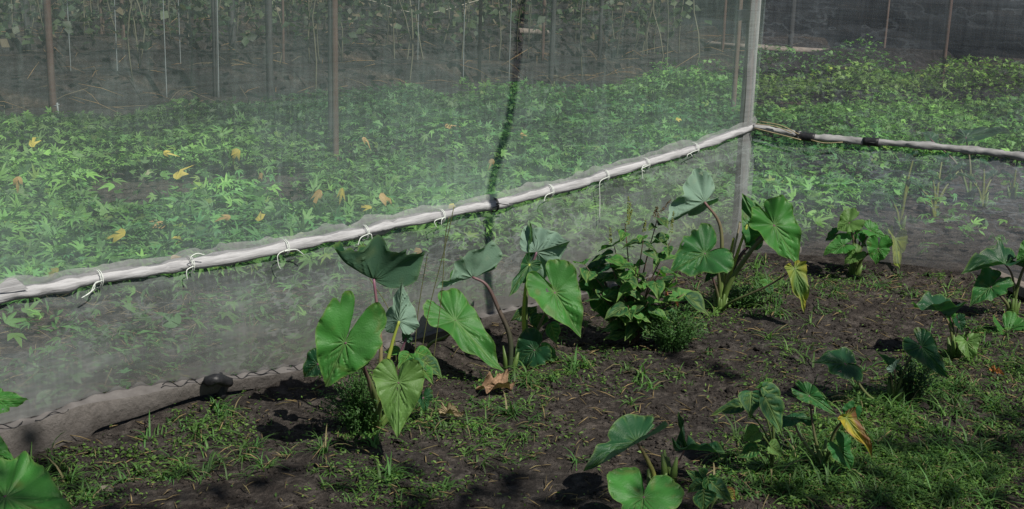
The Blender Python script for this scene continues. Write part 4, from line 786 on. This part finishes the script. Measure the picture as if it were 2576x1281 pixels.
weed('broad_leaved_weed', 'low weed with oval veined leaves at the bottom edge right of the pink stalk', 'weed', (1780, 1300), [
    D(A=(1765, 1215), T=(1728, 1180), dy=0, col='t', hw=.42), D(A=(1768, 1215), T=(1725, 1238), dy=-.05, col='t', hw=.42), D(A=(1780, 1200), T=(1792, 1248), dy=-.06, col='g', hw=.42), D(A=(1790, 1215), T=(1850, 1268), dy=-.06, col='t', hw=.34), D(A=(1770, 1235), T=(1772, 1295), dy=-.12, col='t', hw=.5), D(A=(1775, 1195), T=(1755, 1175), dy=0, col='g', hw=.5), D(A=(1830, 1230), T=(1856, 1262), dy=.03, col='y', yel=.4, brown=.5, hw=.3)])
weed('broad_leaved_weed', 'tiny weed with four round leaves left of the yellowing hanging leaf', 'weed', (1940, 760), [
    D(A=(1930, 715), T=(1905, 706), dy=0, col='b', hw=.5), D(A=(1932, 716), T=(1955, 710), dy=0, col='b', hw=.5), D(A=(1932, 718), T=(1945, 745), dy=-.03, col='t', hw=.45), D(A=(1925, 718), T=(1908, 726), dy=0, col='b', hw=.4)])
# leafy shrub in the middle
b = ong(1588, 868); b[2] -= .005; sh = empty('leafy_shrub', b, 'bushy dark leaved shrub with flower spikes between two taros in the middle', 'shrub')
acc = Acc(); sacc = Acc(); tops = []
for k, (tx, ty2, dy) in enumerate([(1572, 560, .05), (1620, 590, 0), (1655, 545, .05), (1690, 600, .02), (1530, 650, 0), (1470, 665, .03), (1660, 680, -.08), (1600, 670, -.10), (1560, 700, -.08), (1700, 700, -.03), (1720, 740, -.02), (1510, 740, -.05), (1580, 770, -.12), (1630, 760, -.12), (1545, 620, .06)]):
    top = aty(tx, ty2, b[1]+dy); mid = b*.45+top*.55; mid[:2] = b[:2]*.6+top[:2]*.4; Ps = spline([b+rng.normal(0, .01, 3)*[1, 1, 0], mid, top], 14)
    addtube(sacc, Ps, np.linspace(.0045, .0015, 14), 6, np.array([.10, .075, .05]) if k % 2 else np.array([.12, .06, .05])); tops.append((top, k))
    for i_ in list(range(4, 14))+[12]:
        if rng.uniform() < .12: continue
        a0 = rng.uniform(0, 6.28); d = nrm([math.cos(a0), math.sin(a0)*.9-.25, rng.uniform(-.55, .25)]); l = rng.uniform(.05, .092)*(1.15 if ty2 > 640 else .85); seedc[0] += 1
        A = Ps[i_]+d*.012; addleaf(acc, A, A+d*l, hw=rng.uniform(.30, .44), hint=(rng.uniform(0, .5), 1, rng.uniform(-.3, .3)), fold=rng.uniform(5, 25), droop=rng.uniform(.05, .3), rip=.02, col=G[['g', 't', 'b', 'b', 'd'][rng.randint(5)]], seed=seedc[0], n=12, mring=5, kind='o')
acc.build('foliage', M['weed'], sh); 
for A, T, c in (((1572, 640), (1572, 690), 'b'), ((1612, 735), (1612, 765), 'b'), ((1615, 700), (1600, 725), 'b'), ((1515, 672), (1545, 660), 'b'), ((1480, 700), (1478, 745), 'g')):
    pass
sacc.build('stem', M['stem'], sh)
for top, k in tops:
    if k in (0, 1, 2, 3, 14):
        for j_ in range(3 if k in (0, 2) else 1):
            acc = Acc()
            t0 = top + rng.normal(0, .012, 3); h_ = rng.uniform(.035, .08); ax = nrm([rng.normal(0, .35), rng.normal(0, .2), 1])
            m_ = 60; u_ = rng.uniform(0, 1, m_); an = rng.uniform(0, 6.28, m_); rr_ = .0055*(1-u_*.7)
            Pp = t0 + np.outer(u_*h_, ax) + np.column_stack([np.cos(an)*rr_, np.sin(an)*rr_, 0*an]); scatter(acc, (ico*[1, .8, 1.3], icf), Pp, rng.uniform(.0015, .0028, m_), an, u_, an, np.tile((.22, .26, .07) if k != 2 else (.16, .12, .07), (m_, 1)))
            acc.build('flower_spike', M['weed'], sh)
# feathery fine-leaved clumps
for (q, rx, hgt_, cnt, lab, colr) in [((1690, 880), .13, .17, 2600, 'feathery fine leaved bush at the right foot of the shrub', (.055, .13, .035)), ((905, 1085), .13, .21, 2600, 'dark feathery herb clump at the foot of the umbrella leaf taro', (.05, .12, .03)), ((2190, 640), .13, .17, 1800, 'bright feathery herb clump behind the small taro on the right', (.08, .20, .04)), ((1860, 770), .14, .10, 1500, 'low feathery clump at the foot of the tallest taro', (.06, .14, .035)), ((2290, 1010), .09, .18, 1300, 'dark fine leaved clump in the grass below the dark leaves', (.02, .06, .02))]:
    b = ong(*q); root = empty('feathery_herb', b, lab, 'herb'); acc = Acc(); sacc = Acc()
    ns = cnt//36
    for s in range(ns):
        a0 = rng.uniform(0, 6.28); rr_ = rx*math.sqrt(rng.uniform(0, 1)); top = b + [math.cos(a0)*rr_, math.sin(a0)*rr_*.7, hgt_*(1-.5*(rr_/rx)**2)*rng.uniform(.6, 1.05)]; Ps = spline([b+[math.cos(a0)*rr_*.3, math.sin(a0)*rr_*.3, -.005], (b+top)/2+[0, 0, .01], top], 12)
        addtube(sacc, Ps, .0012, 4, np.array(colr)); idx = rng.randint(2, 12, 36); Pp = Ps[idx]+rng.normal(0, .008, (36, 3)); C = np.array(colr)*rng.uniform(.6, 1.5, (36, 1))
        scatter(acc, (QL[0]*[1, .7, 1], QL[1]), Pp, rng.uniform(.007, .015, 36), rng.uniform(0, 6.28, 36), np.abs(rng.normal(.4, .5, 36)), rng.uniform(0, 6.28, 36), C)
    acc.build('foliage', M['grass'], root); sacc.build('stem', M['stem'], root)
# ---------------------------------------------------------------- small things
def dryleaf(name, label, q, T, yw, seed, s=1., curl=1.6, col=(.26, .15, .08)):
    A = ong(*q)+ZV*yw; Tt = ong(*T)+ZV*.03; V, F4, F3, C, ve = leafarr(A, Tt, hw=.55*s, kb=.45, hint=(.5, 1, .2), fold=40, fold2=25, droop=.1, rip=.12, seed=seed, curl=curl*.3, col=col)
    C = np.array(col)*(1+.35*vnoise(np.arange(len(V))*.05, np.zeros(len(V)), 3))[:, None]
    return tag(mk(name, V, [F4, F3], M['dry'], None, C, ve*1.6), label, 'dry leaf')
dryleaf('dry_leaf', 'curled brown dead taro leaf with dark veins lying on the bare soil', (1256, 992), (1192, 1002), .025, 51, 1.0, .9, (.36, .23, .15))
dryleaf('dry_leaf', 'small tan dried leaf on the soil below the curled brown leaf', (1125, 1062), (1172, 1068), .03, 52, .8, 1.2, (.34, .27, .17))
dryleaf('dry_leaf', 'small orange brown dead leaf in the grass at the right', (2500, 955), (2525, 962), .03, 53, .8, 1., (.40, .17, .06))
dryleaf('dry_leaf', 'rust coloured dead leaf on the soil right of the shrub', (1690, 770), (1705, 778), .03, 54, .8, 1., (.36, .14, .08))
A = ong(2248, 655)+ZV*.10; T_ = ong(2262, 688)+ZV*.02; V, F4, F3, C, ve = leafarr(A, T_, hw=.25, kb=.2, hint=(1, .2, .3), fold=40, seed=77, col=(.30, .36, .05)); tag(mk('curled_leaf', V, [F4, F3], M['taro'], None, C, ve), 'curled yellow green leaf standing on the soil right of the small taro', 'leaf')
b = ong(262, 1240); V = ico*[.030, .020, .015]
import bmesh
bm = bmesh.new(); bmesh.ops.create_icosphere(bm, subdivisions=3, radius=1.)
for v_ in bm.verts:
    k_ = 1+.12*float(vnoise(v_.co.x*1.6+3, v_.co.y*1.6+v_.co.z, 4)); v_.co = Vector((v_.co.x*.026*k_, v_.co.y*.018*k_, v_.co.z*.014*k_))
me = bpy.data.meshes.new('stone'); bm.to_mesh(me); bm.free(); me.materials.append(M['stone']); [setattr(p_, 'use_smooth', True) for p_ in me.polygons]
o = bpy.data.objects.new('stone', me); COL.objects.link(o); o.location = b+ZV*.004; tag(o, 'small beige stone on the dark soil at the bottom left', 'stone')
# dark stake stub with rubber wrap breaking the hem
b = onpl(548, 985, CORN, N1, .03); root = empty('stake_stub', b, 'short dark stake wrapped in black plastic at the bottom of the net', 'stake')
acc = Acc(); addtube(acc, spline([onpl(556, 1000, CORN, N1, .03), onpl(548, 955, CORN, N1, .02), onpl(540, 925, CORN, N1, -.01)], 10), [.020]*4+[.019]*3+[.017]*3, 12, (1, 1, 1), .2, 4); acc.build('stub', M['black'], root)
acc = Acc(); addtube(acc, spline([onpl(518, 962, CORN, N1, .06), onpl(545, 955, CORN, N1, .085), onpl(576, 962, CORN, N1, .06)], 10), .016, 10, (1, 1, 1), .3, 7); acc.build('plastic_wrap', M['black'], root)
# boards at the net foot
def board(name, q0, q1, w, t, label, mat='wood'):
    a, b_ = ong(*q0), ong(*q1); d = nrm(b_-a); s = nrm(np.cross(d, ZV)); bm = bmesh.new(); n = 14; vs = []
    for i_ in range(n):
        p_ = a+(b_-a)*i_/(n-1); ww = w*(1+.08*float(vnoise(i_*.7, 1., 3)))
        vs.append([bm.verts.new(Vector(p_+s*sx*ww/2+ZV*(sz*t + .01))) for sx, sz in ((-1, -.5), (1, -.5), (1, 1), (-1, 1))])
    for i_ in range(n-1):
        for k_ in range(4): bm.faces.new((vs[i_][k_], vs[i_][(k_+1) % 4], vs[i_+1][(k_+1) % 4], vs[i_+1][k_]))
    bm.faces.new(vs[0]); bm.faces.new(vs[-1][::-1]); bmesh.ops.recalc_face_normals(bm, faces=bm.faces); bmesh.ops.bevel(bm, geom=[e for e in bm.edges if e.is_manifold and e.calc_face_angle(0) > .8], offset=.003, segments=1, affect='EDGES')
    me = bpy.data.meshes.new(name); bm.to_mesh(me); bm.free(); me.materials.append(M[mat]); o = bpy.data.objects.new(name, me); COL.objects.link(o); return tag(o, label, 'board')
board('board', (1878, 618), (2010, 640), .06, .018, 'thin dark board lying along the foot of the corner', 'wood')
board('board', (2470, 690), (2680, 790), .05, .03, 'weathered grey board lying beneath the right edge taro', 'wood')
# thin dead twig and tall grass stalks at the net
tw = Acc(); tb = onpl(632, 905, CORN, N1, -.12); addtube(tw, spline([tb-ZV*.03, onpl(630, 870, CORN, N1, -.12)], 5), .003, 5, (.3, .3, .3))
for q in ((600, 820), (615, 800), (628, 790), (640, 800), (655, 815), (648, 835)): addtube(tw, spline([onpl(630, 872, CORN, N1, -.12), onpl((630+q[0])/2, 850, CORN, N1, -.12), onpl(q[0], q[1], CORN, N1, -.12)], 6), .0016, 4, (.3, .3, .3))
tag(tw.build('dead_twig', M['straw']), 'small branching dead twig standing just behind the lower net', 'twig')
gs = Acc()
for pts in ([(1045, 1000), (1075, 800), (1120, 620), (1142, 520)], [(1080, 980), (1110, 750), (1120, 600), (1130, 545)], [(1040, 960), (1050, 800), (1075, 640)], [(1000, 960), (985, 800), (930, 700)]):
    b_ = ong(*pts[0]); addtube(gs, spline([b_]+[aty(x, y, b_[1]) for x, y in pts[1:]], 16), .0013, 4, (.35, .45, .25))
tag(gs.build('grass_stalks', M['straw']), 'thin tall grass stalks in front of the lower net', 'grass stalks')
# ---------------------------------------------------------------- unseen bent pole, added overhead to cast the strip of shadow on the net
EL = math.radians(52); AZX, AZY = .68, -.73
sun = nrm([math.cos(EL)*AZX/math.hypot(AZX, AZY), math.cos(EL)*AZY/math.hypot(AZX, AZY), math.sin(EL)])
sh_pts = [onpl(x, y, CORN, N1, 0)+sun*2.0 for x, y in [(1225, 800), (1222, 700), (1226, 600), (1232, 510), (1247, 430), (1283, 300), (1303, 150), (1315, 0), (1318, -60)]]
o = empty('shadow_caster_pole', sh_pts[-1], 'unseen bent pole added overhead to cast the shadow strip on the net', 'pole'); acc = Acc(); addtube(acc, spline(sh_pts, 50), .021, 8); acc.build('pole', M['pole'], o)
# ---------------------------------------------------------------- unseen tree added behind the camera to dapple the near ground
tq = []
while len(tq) < 560:
    a = rng.uniform(-300, 2900); b_ = rng.uniform(820, 1500)
    lim_ = 1200 - 230*np.clip((a-2050)/400, 0, 1) - 60*np.clip((300-a)/300, 0, 1)
    if b_ < lim_ + rng.normal(0, 35): continue
    if vnoise(a/45., b_/28., 17) < -.15: continue
    tq.append((a, b_))
tp_ = [onz(a, b_) for a, b_ in tq]
for (xa, ya, xb, yb, sp, cnt) in ((1680, 900, 1880, 955, 5, 34),):  # extra crown leaves placed to shade a strip of soil
    for _ in range(cnt):
        u_ = rng.uniform(); tp_.append(onz(xa+(xb-xa)*u_, ya+(yb-ya)*u_+rng.normal(0, sp)))
b9 = ong(2250, 1010)  # more crown leaves added to shade the two dark taro leaves
for _ in range(30): tp_.append(aty(rng.uniform(2050, 2180), rng.uniform(885, 950), b9[1]-.03))
for _ in range(36):
    u_ = rng.uniform(-.1, 1.1); tp_.append(aty(2298+90*u_, 850+105*u_+rng.normal(0, 14), b9[1]-.06))
tp_ = np.array(tp_); tt = np.r_[rng.uniform(5.2, 7.2, len(tq)), rng.uniform(4.9, 5.5, len(tp_)-len(tq))]; cp_ = tp_ + sun*tt[:, None]
trb = np.array([cp_[:, 0].mean()+2.9, cp_[:, 1].mean()-2.2, 0]); trb[2] = gz(trb)-.1
tr = empty('added_shade_tree', trb, 'unseen leafy tree added behind the viewer to shade the near ground', 'tree')
acc = Acc(); ctr = cp_.mean(0)+[2.2, -1.4, .2]; trunk = spline([trb, trb+[.05, .03, 1.6], ctr-[0, 0, .5], ctr+[0, 0, .5]], 16); addtube(acc, trunk, np.linspace(.13, .05, 16), 10, (1, 1, 1), .15, 3); acc.build('trunk', M['wood'], tr)
acc = Acc()
for k in rng.choice(len(cp_), 26, False):
    p0 = trunk[rng.randint(8, 15)]; addtube(acc, spline([p0, (p0+cp_[k])/2+[0, 0, .12], cp_[k]], 8), np.linspace(.012, .003, 8), 5)
acc.build('branches', M['wood'], tr)
acc = Acc(); n = len(cp_); scatter(acc, (QL[0]*[1, .9, 1], QL[1]), cp_, np.r_[rng.uniform(.07, .13, len(tq)), rng.uniform(.045, .08, n-len(tq))], rng.uniform(0, 6.28, n), np.abs(rng.normal(0, .5, n)), rng.uniform(0, 6.28, n), np.tile((.04, .11, .03), (n, 1))); acc.build('crown', M['crop'], tr)
# ---------------------------------------------------------------- light, world, camera
w = bpy.data.worlds.new('World'); SC.world = w; w.use_nodes = True; nt = w.node_tree; bg = nt.nodes['Background']; sky = nt.nodes.new('ShaderNodeTexSky'); sky.sky_type = 'NISHITA'; sky.sun_disc = False
sky.sun_elevation = EL; sky.sun_rotation = math.atan2(sun[0], sun[1]); nt.links.new(sky.outputs[0], bg.inputs[0]); bg.inputs[1].default_value = .05
ld = bpy.data.lights.new('sun', 'SUN'); ld.energy = 5.0; ld.angle = math.radians(.5); ld.color = (1, .95, .86); lo = bpy.data.objects.new('sun', ld); COL.objects.link(lo); lo.rotation_euler = Vector(sun).to_track_quat('Z', 'Y').to_euler()
cd = bpy.data.cameras.new('camera'); cd.lens = 50.0*FQ/3578; cd.sensor_width = 36; cd.clip_end = 2000; cd.clip_start = .05; co = bpy.data.objects.new('camera', cd); COL.objects.link(co); SC.camera = co
from mathutils import Matrix
co.matrix_world = Matrix(((RT[0], UP[0], -FW[0], CAM[0]), (RT[1], UP[1], -FW[1], CAM[1]), (RT[2], UP[2], -FW[2], CAM[2]), (0, 0, 0, 1)))
SC.view_settings.view_transform = 'Standard'; SC.view_settings.look = 'None'; SC.view_settings.exposure = 0
SC.cycles.transparent_max_bounces = 24; SC.cycles.max_bounces = 6
